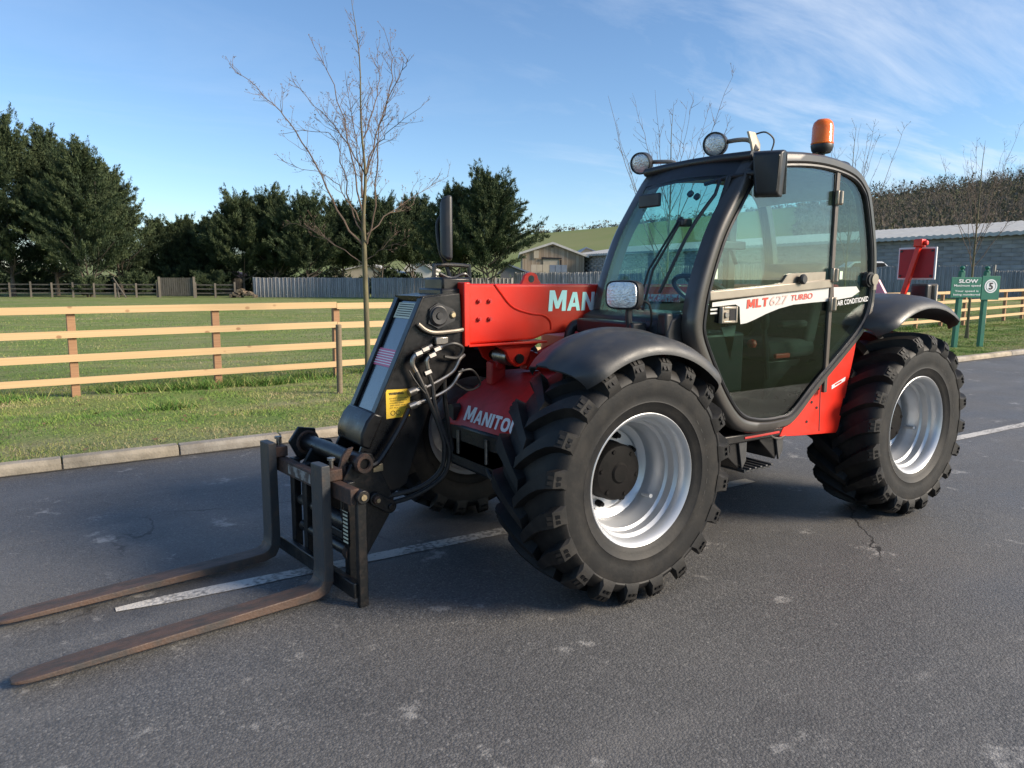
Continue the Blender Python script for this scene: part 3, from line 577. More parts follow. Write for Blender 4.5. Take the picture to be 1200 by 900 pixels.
trees = [  # image column, distance, top row, half width, what sets it apart
    (-48, 67, 168, 62, 'tall dark evergreen cut by the left edge of the picture', 2.0, 1), (14, 64, 153, 58, 'tallest dark evergreen tree at the far left, with a ragged pointed top', 2.0, 1), (66, 67, 170, 50, 'tall dark evergreen between the tallest tree and the one with several stems', 2.2, 1),
    (103, 63, 180, 52, 'broad dark evergreen with several pale stems at its foot', 2.0, 4), (143, 68, 206, 36, 'shorter leaning evergreen at the right end of the tall left-hand group', 2.0, 1),
    (188, 73, 266, 30, 'low dense evergreen next to the tall left-hand group', .8, 1), (218, 74, 262, 30, 'low dense evergreen in the middle of the dip between the two tall groups', .8, 1), (247, 73, 263, 28, 'low dense evergreen at the right of the dip, by the shed roof', .8, 1),
    (285, 69, 238, 40, 'dark evergreen at the left end of the row behind the grey boarded fence', 2.2, 1), (322, 70, 233, 38, 'dark evergreen second from the left behind the grey boarded fence', 2.3, 1), (360, 68, 241, 40, 'dark evergreen behind the grey boarded fence, left of the nearest bare tree', 2.4, 1),
    (402, 71, 247, 36, 'dark evergreen straight behind the trunk of the nearest bare tree', 2.6, 1), (445, 70, 243, 40, 'dark evergreen behind the grey boarded fence, right of the nearest bare tree', 2.6, 2), (487, 72, 240, 34, 'dark evergreen just left of the tall black mirror', 2.8, 2),
    (533, 61, 232, 36, 'dark evergreen directly behind the tall black mirror', 2.2, 2), (572, 59, 216, 46, 'round headed dark evergreen on its own, left of the timber barn', 2.2, 3)]
for i, (px_, d, top, hw, lab, zb, st) in enumerate(trees):
    H = hz(top, d) * 0.97; Rr = hw / 863 * d
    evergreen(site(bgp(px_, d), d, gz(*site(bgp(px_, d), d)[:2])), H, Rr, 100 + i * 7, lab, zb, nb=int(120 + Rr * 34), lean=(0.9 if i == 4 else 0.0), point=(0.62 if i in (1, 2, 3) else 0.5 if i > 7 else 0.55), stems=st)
for px_, d, top, hw, lab in ((101, 62, 330, 16, 'clipped evergreen shrub left of the field gate'), (160, 64.5, 327, 16, 'dark rounded shrub in front of the low dense evergreens, left of the field gate'), (245, 66, 327, 24, 'clipped hedge shrub right of the field gate under the shed roof'), (40, 70, 322, 40, 'dark bush added for the shade below the tallest evergreen'), (205, 71, 318, 34, 'dark bush added for the shade behind the field gate'), (330, 74, 316, 50, 'dark bush added for the shade behind the grey boarded fence')):
    d = d; evergreen(site(bgp(px_, d), d), hz(top, d), hw / 863 * d, 400 + int(px_), lab, 0.15, nb=60, point=0.35, group='shrubs under the evergreens', cat='shrub', trunk=False)  # the dark bushes are added to supply the shade under the trees

# hedge added to stand in for the dark shade under the trees
g = np.random.default_rng(5); nh = 30000; sx = g.uniform(bgp(-160, 78), bgp(600, 78), nh); Q = np.stack([np.array(site(0, 78)[:2])[0] + RT.x * sx + FW.x * g.normal(0, .7, nh), np.array(site(0, 78)[:2])[1] + RT.y * sx + FW.y * g.normal(0, .7, nh), g.random(nh) * (1.9 + .7 * np.sin(sx * .9) + .5 * np.sin(sx * 2.3))], -1)
vv = (Q[:, None, :] + g.normal(0, .16, (nh, 3, 3))).reshape(-1, 3); tag(mknp('hedge', vv, np.arange(3 * nh).reshape(-1, 3), EG, None, g.choice([0, 0, 1], nh)), 'dark hedge added for the shade behind the trunks of the evergreens', 'hedge', kind='stuff')

# ------------------------------------------------------------------ far paddock fence, gate, boarded fences
OLDW = mat('old_grey_timber', (0.13, 0.115, 0.095), (0.085, 0.075, 0.06), 4, 0.9, stretch=(1, 1, .3))
BOARD = [mat('weathered_board_%d' % i, c, c2, 3, 0.9, stretch=(3, 3, .4)) for i, (c, c2) in enumerate((((0.32, 0.31, 0.29), (0.24, 0.23, 0.215)), ((0.275, 0.265, 0.25), (0.205, 0.2, 0.185)), ((0.36, 0.35, 0.33), (0.28, 0.27, 0.25))))]
def far_rail_fence(p0, p1, label, n):
    t = tag(empty('paddock_fence', p0), label, 'fence'); d = (p1 - p0); po = None
    for i in range(n + 1):
        q = d * (i / n)
        if po is None: b = B(); b.box(-.07, .07, -.07, .07, -.1, 1.25); po = mk('post', b, OLDW, t, smooth=None); o = po
        else: o = copyp(po, t)
        o.location = q; o.scale = (1, 1, random.uniform(.92, 1.05))
    for h in (.35, .7, 1.05):
        for i in range(n):
            b = B(); b.bar(d * (i / n) + Vector((0, 0, h)), d * ((i + 1) / n) + Vector((0, 0, h + random.uniform(-.04, .04))), .04, .1); mk('rail', b, OLDW, t, smooth=None)
far_rail_fence(site(bgp(-40, 61), 61), site(bgp(183, 61), 61), 'old grey post and rail fence under the tall left-hand evergreens', 9)
far_rail_fence(site(bgp(228, 61.5), 61.5), site(bgp(274, 61.5), 61.5), 'short stretch of old post and rail fence between the field gate and the log pile', 2)
t = tag(empty('field_gate', site(bgp(187, 61), 61)), 'closed wooden field gate with upright slats in the old fence', 'gate'); wv = bgp(225, 61) - bgp(187, 61)
for i in range(15):
    b = B(); p = RT * (wv * (i + .5) / 15); b.bar(p + Vector((0, 0, .15)), p + Vector((0, 0, 1.62)), wv / 15 * .8, .03, RT.cross(Vector((0, 0, 1)))); mk('slat', b, OLDW, t, smooth=None)
for h in (.35, 1.45): b = B(); b.bar(-FW * -.03 + Vector((0, 0, h)), RT * wv - FW * -.03 + Vector((0, 0, h)), .04, .1); mk('rail', b, OLDW, t, smooth=None)
for a in (-.1, wv + .1): b = B(); b.box(-.09, .09, -.09, .09, -.1, 1.7); o = mk('gate_post', b, OLDW, t, smooth=None); o.location = RT * a
for i, (a, c, lab) in enumerate(((132, 146, 'long pale pole leaning against the old fence left of the gate'), (136, 137.5, 'short upright pole beside the leaning pole at the old fence'))):
    b = B(); b.cyl(site(bgp(a, 60.4), 60.4, 1.6 - i * .5), site(bgp(c, 60), 60, 0), .05, 8); tag(mk('timber_pole', b, OLDW), lab, 'pole')
def boarded_fence(p0, p1, h, nb, per, label, zf=None, group=None):
    """panels of upright boards between posts; the boards of one panel are too narrow to pick apart at this distance"""
    t = tag(empty('boarded_fence', p0), label, 'fence', group); d = p1 - p0; L_ = d.length; e = d.normalized(); nrm = e.cross(Vector((0, 0, 1)))
    for i in range(nb):
        V, Fq, M_ = [], [], []
        for j in range(per):
            a = L_ * (i + j / per) / nb; w = L_ / nb / per; p = e * (a + w * .04); q = e * (a + w * .96); o = nrm * (0.012 if j % 2 else -0.012); g0 = p0 + e * a; zb = gz(g0.x, g0.y) - p0.z
            hh = h * random.uniform(.985, 1.012); k = len(V)
            for x in (p + o, q + o):
                for off in (nrm * .01, -nrm * .01):
                    V += [x + off + Vector((0, 0, zb - .05)), x + off + Vector((0, 0, zb + hh))]
            Fq += [(k, k + 4, k + 5, k + 1), (k + 2, k + 3, k + 7, k + 6), (k, k + 1, k + 3, k + 2), (k + 4, k + 6, k + 7, k + 5), (k + 1, k + 5, k + 7, k + 3)]; M_ += [random.choice((0, 0, 1, 2))] * 5
        mknp('panel', V, Fq, BOARD, t, M_)
    for i in range(nb + 1):
        q = e * (L_ * i / nb); g0 = p0 + q; b = B(); b.box(-.06, .06, -.06, .06, gz(g0.x, g0.y) - p0.z - .1, gz(g0.x, g0.y) - p0.z + h + .03); o = mk('post', b, BOARD[1], t, smooth=None); o.location = q - nrm * .09
    return t
boarded_fence(site(bgp(296, 63), 63), site(bgp(431, 63), 63), 1.66, 5, 12, 'long grey boarded fence below the dark evergreens, left of the nearest bare tree', group='boarded fences')
boarded_fence(site(bgp(435, 62.5), 62.5), site(bgp(600, 62), 62), 1.66, 6, 12, 'grey boarded fence behind the boom head, right of the nearest bare tree', group='boarded fences')
boarded_fence(site(bgp(603, 60), 60), site(bgp(960, 50), 50), 2.1, 10, 14, 'dark boarded fence behind the red boom and the cab', group='boarded fences')
boarded_fence(site(bgp(962, 50), 50), site(bgp(1163, 41), 41), 1.85, 7, 13, 'tall weathered boarded fence behind the green speed sign', group='boarded fences')
boarded_fence(site(bgp(1166, 41), 41), site(bgp(1420, 36), 36), 1.55, 7, 13, 'lower boarded fence running out of the picture on the right', group='boarded fences')
LOGM = mat('cut_logs', (0.24, 0.18, 0.12), (0.11, 0.085, 0.06), 3, 0.9)
t = tag(empty('log_pile', site(bgp(284, 61), 61)), 'heap of cut logs at the left end of the grey boarded fence', 'log pile')
for i in range(34):
    r = random.uniform(.05, .11); a = random.uniform(-1.0, 1.0); z = random.uniform(.06, .80 - abs(a) * .5); b = B(); p = RT * a + Vector((0, 0, z)); b.cyl(p - FW * .4, p + FW * .4 + Vector((0, 0, random.uniform(-.1, .1))), r, 9); mk('log', b, LOGM, t)

# ------------------------------------------------------------------ sheds and barns
TIN = mat('weathered_roof_sheet', (0.58, 0.55, 0.50), (0.48, 0.46, 0.42), 2, 0.6)
TINB = mat('blue_grey_roof_sheet', (0.20, 0.24, 0.30), (0.16, 0.19, 0.25), 2, 0.5)
CLAD = [mat('timber_cladding_%d' % i, c, c2, 2, 0.9, stretch=(2, 2, .3)) for i, (c, c2) in enumerate((((0.44, 0.33, 0.23), (0.35, 0.26, 0.18)), ((0.38, 0.28, 0.195), (0.30, 0.22, 0.15)), ((0.50, 0.39, 0.28), (0.41, 0.31, 0.22))))]
PALE = mat('pale_render', (0.52, 0.44, 0.33), (0.45, 0.38, 0.28), 1.5, 0.85)
BLOCK = [mat('grey_blockwork_%d' % i, c, c2, 1.5, 0.9, bump=0.3, bscale=12) for i, (c, c2) in enumerate((((0.36, 0.335, 0.30), (0.29, 0.27, 0.245)), ((0.32, 0.30, 0.27), (0.26, 0.245, 0.22)), ((0.40, 0.375, 0.34), (0.33, 0.31, 0.28))))]
DARK = mat('dark_opening', (0.02, 0.02, 0.022), rough=0.9)
def local(px_, d, z=0.0): o = site(bgp(px_, d), d, z); return o
def prm(name, pts, thick, m, parent, smooth=None):
    """flat polygon (s, z) in the facing plane, given thickness away from the viewer"""
    b = B(); n = len(pts); V = [RT * s + Vector((0, 0, z)) for s, z in pts] + [RT * s + FW * thick + Vector((0, 0, z)) for s, z in pts]
    b.add(V, [tuple(range(n)), tuple(reversed(range(n, 2 * n)))] + [(i, (i + 1) % n, (i + 1) % n + n, i + n) for i in range(n)]); return mk(name, b, m, parent, smooth=smooth)
# timber barn seen end on
D = 105; S = lambda px_: bgp(px_, D) - bgp(647, D)
t = tag(empty('timber_barn', site(bgp(647, D), D)), 'brown timber clad barn with a low pitched pale roof below the green hill', 'barn')
eL, eR, pk = hz(299, D), hz(302, D), hz(287.5, D)
def roofz(s): return eL + (pk - eL) * (1 - abs(s) / abs(S(610))) if s < 0 else pk + (eR - pk) * s / S(686)
n = 46
for i in range(n):
    a = S(612) + (S(684) - S(612)) * i / n; c = S(612) + (S(684) - S(612)) * (i + .93) / n
    prm('cladding_board', [(a, 0), (c, 0), (c, roofz(c)), (a, roofz(a))], .06 + .05 * (i % 2), CLAD[random.choice((0, 1, 2))], t)
b = B()
for s0, s1 in ((S(608), 0), (0, S(689))):
    V = []
    for s in (s0, s1):
        for dd in (-.5, 24):
            for z in (roofz(s) + .02, roofz(s) + .32): V.append(RT * s + FW * dd + Vector((0, 0, z)))
    b.add(V, [(0, 1, 3, 2), (4, 6, 7, 5), (0, 4, 5, 1), (2, 3, 7, 6), (0, 2, 6, 4), (1, 5, 7, 3)])
mk('roof', b, TIN, t, smooth=None)
prm('rear_wall', [(S(612), 0), (S(684), 0), (S(684), eR), (0, pk), (S(612), eL)], 23.5, CLAD[1], t).location = FW * .2
o = prm('doorway', [(S(636), 0), (S(655), 0), (S(655), hz(304, D)), (S(636), hz(303, D))], .1, PALE, t); o.location = FW * -.12
o = prm('lintel', [(S(634), hz(304.5, D)), (S(657.5), hz(304.5, D)), (S(657.5), hz(303, D)), (S(634), hz(302, D))], .1, DARK, t); o.location = FW * -.26
o = prm('door_post', [(S(655.5), 0), (S(657.5), 0), (S(657.5), hz(305, D)), (S(655.5), hz(305, D))], .1, DARK, t); o.location = FW * -.24
o = prm('hatch', [(S(625), hz(303.5, D)), (S(631), hz(303.5, D)), (S(631), hz(294.5, D)), (S(625), hz(294.5, D))], .08, PALE, t); o.location = FW * -.2
o = prm('vent', [(S(645), hz(291, D)), (S(648), hz(291, D)), (S(648), hz(289.6, D)), (S(645), hz(289.6, D))], .08, DARK, t); o.location = FW * -.2
def simple_shed(pxa, pxb, ridge, d, eave, peak, dep, wm, rm_, label):
    sa, sb, sr = bgp(pxa, d), bgp(pxb, d), bgp(ridge, d); t = tag(empty('farm_shed', site((sa + sb) / 2, d)), label, 'shed'); m_ = (sa + sb) / 2
    ze, zp = hz(eave, d), hz(peak, d)
    prm('wall', [(sa - m_, 0), (sb - m_, 0), (sb - m_, ze), (sr - m_, zp), (sa - m_, ze)], dep, wm, t); b = B()
    for s0, z0, s1, z1 in ((sa - m_ - .3, ze - .05, sr - m_, zp), (sr - m_, zp, sb - m_ + .3, ze - .05)):
        V = [RT * s + FW * dd + Vector((0, 0, z + k)) for s, z in ((s0, z0), (s1, z1)) for dd in (-.3, dep + .3) for k in (.02, .2)]
        b.add(V, [(0, 1, 3, 2), (4, 6, 7, 5), (0, 4, 5, 1), (2, 3, 7, 6), (0, 2, 6, 4), (1, 5, 7, 3)])
    mk('roof', b, rm_, t, smooth=None); return t
simple_shed(672, 718, 686, 118, 305, 292, 14, PALE, TINB, 'pale farm shed with a blue grey roof right of the timber barn')
simple_shed(586, 621, 596, 80, 322, 312, 9, mat('shed_wall', (.16, .16, .16)), TINB, 'low shed with a blue grey roof under the round headed evergreen')
simple_shed(232, 274, 250, 75, 325, 320.5, 6, OLDW, mat('purple_felt_roof', (0.05, 0.035, 0.05), rough=.9), 'small shed with a dark flat felt roof behind the clipped hedge')
simple_shed(385, 470, 430, 92, 322, 312, 8, PALE, TIN, 'pale building glimpsed under the evergreens right of the nearest bare tree')
simple_shed(476, 506, 486, 90, 318, 303, 8, mat('white_render', (.6, .58, .54)), TIN, 'white gabled building glimpsed left of the tall black mirror')
for i, (a, c, z0, z1, m_, lab) in enumerate(((622, 642, 321, 310.5, PALE, 'cream coloured stack of sheeted bales in front of the timber barn'), (643.5, 664, 321, 310.8, TINB, 'blue grey stack of crates in front of the timber barn'))):
    d = 82; t = tag(empty('bale_stack' if i == 0 else 'crate_stack', site(bgp((a + c) / 2, d), d)), lab, 'stack'); hw = (bgp(c, d) - bgp(a, d)) / 2
    for r in range(4):
        for k in range(3): prm('bale' if i == 0 else 'crate', [(-hw + 2 * hw * k / 3 + .02, hz(z1, d) * r / 4 + .01), (-hw + 2 * hw * (k + 1) / 3 - .02, hz(z1, d) * r / 4 + .01), (-hw + 2 * hw * (k + 1) / 3 - .02, hz(z1, d) * (r + 1) / 4 - .02), (-hw + 2 * hw * k / 3 + .02, hz(z1, d) * (r + 1) / 4 - .02)], .7 + random.uniform(-.05, .05), m_, t)
def van(px_, d, length, col, label, z0=0.0, hgt=1.5):
    t = tag(empty('parked_van' if hgt > 1.6 else 'parked_car', site(bgp(px_, d), d, z0)), label, 'van' if hgt > 1.6 else 'car'); k = length / 4.4; q = hgt / 1.5
    prof = [(-2.2, .35), (-2.2, .85), (-1.95, 1.0), (-1.2, 1.05), (-.55, 1.5), (1.3, 1.5), (1.95, 1.05), (2.2, .95), (2.2, .35)]
    b = B(); V = []; n = len(prof)
    for y in (0, 1.7):
        for s, z in prof: V.append(RT * s * k + FW * (y + (.12 if z > 1.2 and y == 0 else 0) - (.12 if z > 1.2 and y else 0)) + Vector((0, 0, z * q)))
    b.add(V, [tuple(range(n)), tuple(reversed(range(n, 2 * n)))] + [(i, (i + 1) % n, (i + 1) % n + n, i + n) for i in range(n)]); mk('body', b, col, t, bevel=.06)
    for s0, s1 in ((-.85, .25), (.35, 1.6)):
        o = prm('window', [(s0 * k, 1.08 * q), (s1 * k, 1.08 * q), ((s1 - .25) * k, 1.42 * q), ((s0 + .35) * k, 1.42 * q)], .03, DARK, t); o.location = FW * -.0
    for s in (-1.4, 1.35): b = B(); b.cyl(RT * s * k - FW * .02 + Vector((0, 0, .33)), RT * s * k + FW * .2 + Vector((0, 0, .33)), .33, 16); mk('wheel', b, RUBBER, t)
van(683, 76, 4.3, WHITE, 'white car parked behind the dark boarded fence left of the cab', 0.75, 1.5)
van(1010, 58, 5.4, WHITE, 'white van behind the boarded fence, seen past the rear of the cab', 0.9, 2.1)
# long block-built barn on the right: wall of courses, pale roof edge
A = Vector((-57.5, -20.1, 0)); Bp = Vector((-64.1, -69.7, 0)); e = (Bp - A).normalized(); A = A - e * 22; Ln = 22 + 50 + 14; nrm = Vector((e.y, -e.x, 0))
if nrm.dot(C0 - A) < 0: nrm = -nrm
t = tag(empty('block_barn', A), 'long grey block built farm building with a pale roof edge under the wooded hill', 'barn'); rw = 16; ch = 0.30
for r in range(rw):
    V, Fq, M_ = [], [], []; nblk = 58
    for j in range(nblk):
        a0 = Ln * (j + (r % 2) * .5 - .25) / nblk; a1 = a0 + Ln / nblk * .985; o = nrm * random.uniform(0, .025); k = len(V); z0 = r * ch; z1 = z0 + ch * .95
        for x in (e * a0, e * a1):
            for off in (o, -nrm * .3): V += [x + off + Vector((0, 0, z0)), x + off + Vector((0, 0, z1))]
        Fq += [(k, k + 4, k + 5, k + 1), (k, k + 1, k + 3, k + 2), (k + 4, k + 6, k + 7, k + 5), (k + 1, k + 5, k + 7, k + 3)]; M_ += [random.choice((0, 0, 1, 2))] * 4
    mknp('block_course', V, Fq, BLOCK, t, M_)
b = B(); q = [(nrm * .03 - nrm * .25), (nrm * .03 - nrm * 9)]; hb = rw * ch; b.add([-nrm * .05, e * Ln - nrm * .05, e * Ln - nrm * 9, -nrm * 9] + [p + Vector((0, 0, hb)) for p in (-nrm * .05, e * Ln - nrm * .05, e * Ln - nrm * 9, -nrm * 9)], [(0, 1, 5, 4), (1, 2, 6, 5), (2, 3, 7, 6), (3, 0, 4, 7)]); mk('wall_core', b, BLOCK[1], t, smooth=None)
V, Fq = [], []; n = 400
for i in range(n + 1):
    z = .05 * math.sin(i * 2.2)
    for off, h in ((nrm * .55, hb + .0), (nrm * .55, hb + .27), (-nrm * 9.6, hb + 1.7), (-nrm * 9.6, hb + 1.5)): V.append(e * (Ln * i / n) + off + Vector((0, 0, h + z)))
for i in range(n):
    for k in range(4): Fq.append((4 * i + k, 4 * i + (k + 1) % 4, 4 * i + 4 + (k + 1) % 4, 4 * i + 4 + k))
b = B(); b.add(V, Fq); mk('roof', b, mat('pale_fibre_cement', (.50, .50, .47), (.42, .42, .4), 1.5, .8), t, smooth=60)
b = B(); b.cyl(e * 30 + nrm * .1, e * 30 + nrm * .1 + Vector((0, 0, hb)), .06, 8); mk('downpipe', b, TIN, t)

# ------------------------------------------------------------------ hill and woodland
HILL = mat('hill_pasture', (0.165, 0.205, 0.075), (0.205, 0.22, 0.095), 0.012, 0.95, spec=.1, lo=.4, hi=.6)
CR = [(-900, 322), (-400, 320), (0, 316), (400, 293), (610, 277), (720, 267), (850, 252), (1040, 232), (1200, 213), (1400, 200), (1700, 205), (2300, 240)]
def crest(px_):
    for (a, za), (b_, zb) in zip(CR, CR[1:]):
        if a <= px_ <= b_:
            k = (px_ - a) / (b_ - a); return za + (zb - za) * k
    return 320
def hillz(px_, d):
    H = hz(crest(px_), 430); k = max(0, min(1, (d - 135) / 295)); k = k ** 1.25 if d < 430 else 1
    z = H * k
    if d > 430: z = H * (1 - 0.00045 * (d - 430))
    return z + 1.2 * math.sin(px_ * .013 + d * .011) * k * (1 if d < 400 else max(0, 1 - (d - 400) / 30)) - .06
ds = [135, 160, 190, 220, 250, 280, 310, 340, 370, 400, 420, 430, 445, 500, 700, 1000]; ps = list(range(-900, 2301, 40))
b = B(); b.add([site((p - 600) / 863 * d, d, hillz(p, d)) for d in ds for p in ps], [(j * len(ps) + i, j * len(ps) + i + 1, (j + 1) * len(ps) + i + 1, (j + 1) * len(ps) + i) for j in range(len(ds) - 1) for i in range(len(ps) - 1)])
tag(mk('hill', b, HILL, smooth=80), kind='structure')
WOOD = [mat('wood_brown_twig', (0.17, 0.140, 0.115), (0.20, 0.165, 0.135), .05, .95, spec=.1), mat('wood_olive', (0.095, 0.098, 0.066), (0.115, 0.112, 0.075), .05, .95, spec=.1), mat('wood_grey_trunk', (0.26, 0.225, 0.19), (0.21, 0.18, 0.15), .1, .95, spec=.1)]
g = np.random.default_rng(77); nt_ = 3600
pxs = g.uniform(930, 1750, nt_); dd = 200 + 235 * g.random(nt_) ** .8
pos = np.array([list(site((p - 600) / 863 * d, d, hillz(p, d))) for p, d in zip(pxs, dd)]); Ht = g.uniform(6.5, 10.5, nt_); kind = g.random(nt_)
k = 34; N_ = nt_ * k; P = np.repeat(pos, k, 0); H = np.repeat(Ht, k); kd = np.repeat(kind, k)
t_ = g.random(N_); az = g.uniform(0, 2 * PI, N_); rr = np.repeat(g.uniform(1.5, 2.9, nt_), k) * np.sqrt(g.random(N_)) * np.sin(np.clip(t_ * .95 + .12, 0, 1) * PI) ** .6
c_ = P + np.stack([np.cos(az) * rr, np.sin(az) * rr, H * (.12 + .80 * t_)], -1)
d_ = np.stack([np.cos(az) * .5, np.sin(az) * .5, np.full(N_, 1.0)], -1) + g.normal(0, .3, (N_, 3)); d_ /= np.linalg.norm(d_, axis=1)[:, None]
sv = np.cross(d_, g.normal(0, 1, (N_, 3))); sv /= np.linalg.norm(sv, axis=1)[:, None]
ev = kd < .36; ln = np.where(ev, .9, 1.7) * g.uniform(.6, 1.3, N_); wd = np.where(ev, .7, .15) * g.uniform(.6, 1.2, N_)
Vw = np.stack([c_ - sv * wd[:, None] / 2, c_ + sv * wd[:, None] / 2, c_ + d_ * ln[:, None]], 1).reshape(-1, 3); mw_ = np.where(ev, 1, np.where(t_ < .25, 2, 0))
# trunks
tv = np.stack([pos + np.array([-.13, 0, -.3]), pos + np.array([.13, .1, -.3]), pos + np.stack([g.normal(0, .4, nt_), g.normal(0, .4, nt_), Ht * .95], -1)], 1).reshape(-1, 3)
# undergrowth that closes the floor of the wood
nu = 26000; pu = g.uniform(925, 1760, nu); du = 198 + 238 * g.random(nu); pz = np.array([list(site((p - 600) / 863 * d, d, hillz(p, d))) for p, d in zip(pu, du)])
c2 = pz + np.stack([np.zeros(nu), np.zeros(nu), g.uniform(0, 3.2, nu)], -1); U = g.normal(0, 1.0, (nu, 3, 3)) * np.array([1, 1, .8]); uv = (c2[:, None, :] + U).reshape(-1, 3)
VV = np.concatenate([Vw, tv, uv]); tag(mknp('woodland', VV, np.arange(len(VV)).reshape(-1, 3), WOOD, None, np.concatenate([mw_, np.full(nt_, 2), np.where(g.random(nu) < .6, 1, 0)])), 'bare brown winter woodland covering the hillside on the right', 'woodland', kind='stuff')
# hedge and scattered trees along the green hill's skyline
nh = 210; N2 = nh * 14; ph = np.sort(g.uniform(600, 930, nh)); base = np.array([list(site((p - 600) / 863 * 429, 429, hillz(p, 429))) for p in ph]); P = np.repeat(base, 14, 0); hh = np.repeat(g.choice([1.2, 1.5, 2.2, 4.0], nh), 14)
c_ = P + np.stack([g.normal(0, .9, N2), g.normal(0, .9, N2), g.random(N2) * hh], -1); U = g.normal(0, .45, (N2, 3, 3)); vv = (c_[:, None, :] + U).reshape(-1, 3)
tag(mknp('hedge', vv, np.arange(len(vv)).reshape(-1, 3), WOOD, None, g.choice([0, 1], N2)), 'thin bare hedge along the skyline of the green hill', 'hedge', kind='stuff')

# ------------------------------------------------------------------ green speed sign
GRN = mat('green_sign_paint', (0.012, 0.165, 0.105), (0.014, 0.14, 0.09), 4, .45); GRNP = mat('green_post_paint', (0.012, 0.16, 0.10), (0.02, 0.13, 0.085), 8, .5)
pA = Vector((-15.39, -4.87, 0)); pB = Vector((-15.95, -4.57, 0)); ex = (pB - pA).normalized(); 
mid = (pA + pB) / 2; nz = Vector((ex.y, -ex.x, 0)); nz = nz if nz.dot(C0 - mid) > 0 else -nz
t = tag(empty('speed_sign', (mid.x, mid.y, gz(mid.x, mid.y))), 'green speed sign on two posts with white writing and a white disc', 'sign'); up = Vector((0, 0, 1)); W2 = (pB - pA).length
def sgn(name, x0, x1, z0, z1, y, th, m, bev=0.004):
    b = B(); V = []
    for x in (x0, x1):
        for yy in (y, y + th):
            for z in (z0, z1): V.append(ex * x + nz * yy + up * z)
    b.add(V, [(0, 1, 3, 2), (4, 6, 7, 5), (0, 4, 5, 1), (2, 3, 7, 6), (0, 2, 6, 4), (1, 5, 7, 3)]); return mk(name, b, m, t, smooth=None, bevel=bev)
for x, dx in ((-W2 / 2, .045), (W2 / 2, .02)):
    b = B(); b.bar(ex * x - up * .2, ex * (x + dx) + up * 1.72, .10, .10, nz); mk('post', b, GRNP, t, smooth=None, bevel=.008)
    b = B(); b.lathe([(0, 1.72), (.06, 1.72), (.06, 1.745), (.03, 1.75), (.028, 1.77), (.05, 1.79), (.055, 1.815), (.04, 1.84), (0, 1.86)], 16, 'z', tuple(ex * (x + dx))); mk('finial', b, GRNP, t)
bx0, bm, bx1 = -W2 / 2 - .24, W2 / 2 - .14, W2 / 2 + .30
sgn('sign_board', bx0, bm - .005, 1.14, 1.60, .055, .02, GRN); sgn('sign_board', bm + .005, bx1, 1.09, 1.63, .055, .024, GRN)
yd = up; fx = .079
def st(s, x0, x1, z0, h, bold=.012): text('lettering', s, WHITE, t, ex * x0 + nz * fx + up * z0, ex, up, width=x1 - x0, height=h, bold=bold, ext=.002 * (1 if ex.cross(up).dot(nz) > 0 else -1))
st('SLOW', bx0 + .17, bm - .10, 1.47, .085, .03); st('Maximum speed', bx0 + .06, bm - .03, 1.375, .062); st('Your speed is', bx0 + .09, bm - .07, 1.255, .055); st('being monitored', bx0 + .06, bm - .03, 1.175, .055)
cx = (bm + bx1) / 2; b = B(); b.cyl(ex * cx + nz * .079 + up * 1.40, ex * cx + nz * .084 + up * 1.40, .155, 36); mk('disc', b, WHITE, t)
b = B(); V = []; 
for k in range(40):
    for r in (.112, .122): V.append(ex * (cx + r * math.cos(k * PI / 20)) + nz * .0865 + up * (1.40 + r * math.sin(k * PI / 20)))
b.add(V, [(2 * k, 2 * k + 1, (2 * k + 3) % 80, (2 * k + 2) % 80) for k in range(40)]); mk('disc_ring', b, GRN, t, smooth=None)
text('numeral', '5', INK, t, ex * (cx - .05) + nz * .086 + up * 1.32, ex, up, width=.10, height=.16, bold=.035, ext=.002 * (1 if ex.cross(up).dot(nz) > 0 else -1))

# ================================================================== the telehandler (x forward, y to its left, z up)
T = tag(empty('telehandler', (0, 0, 0)), 'red and charcoal telehandler with black pallet forks parked on the tarmac road', 'telehandler')
YC = -0.14                                            # centre line of the boom
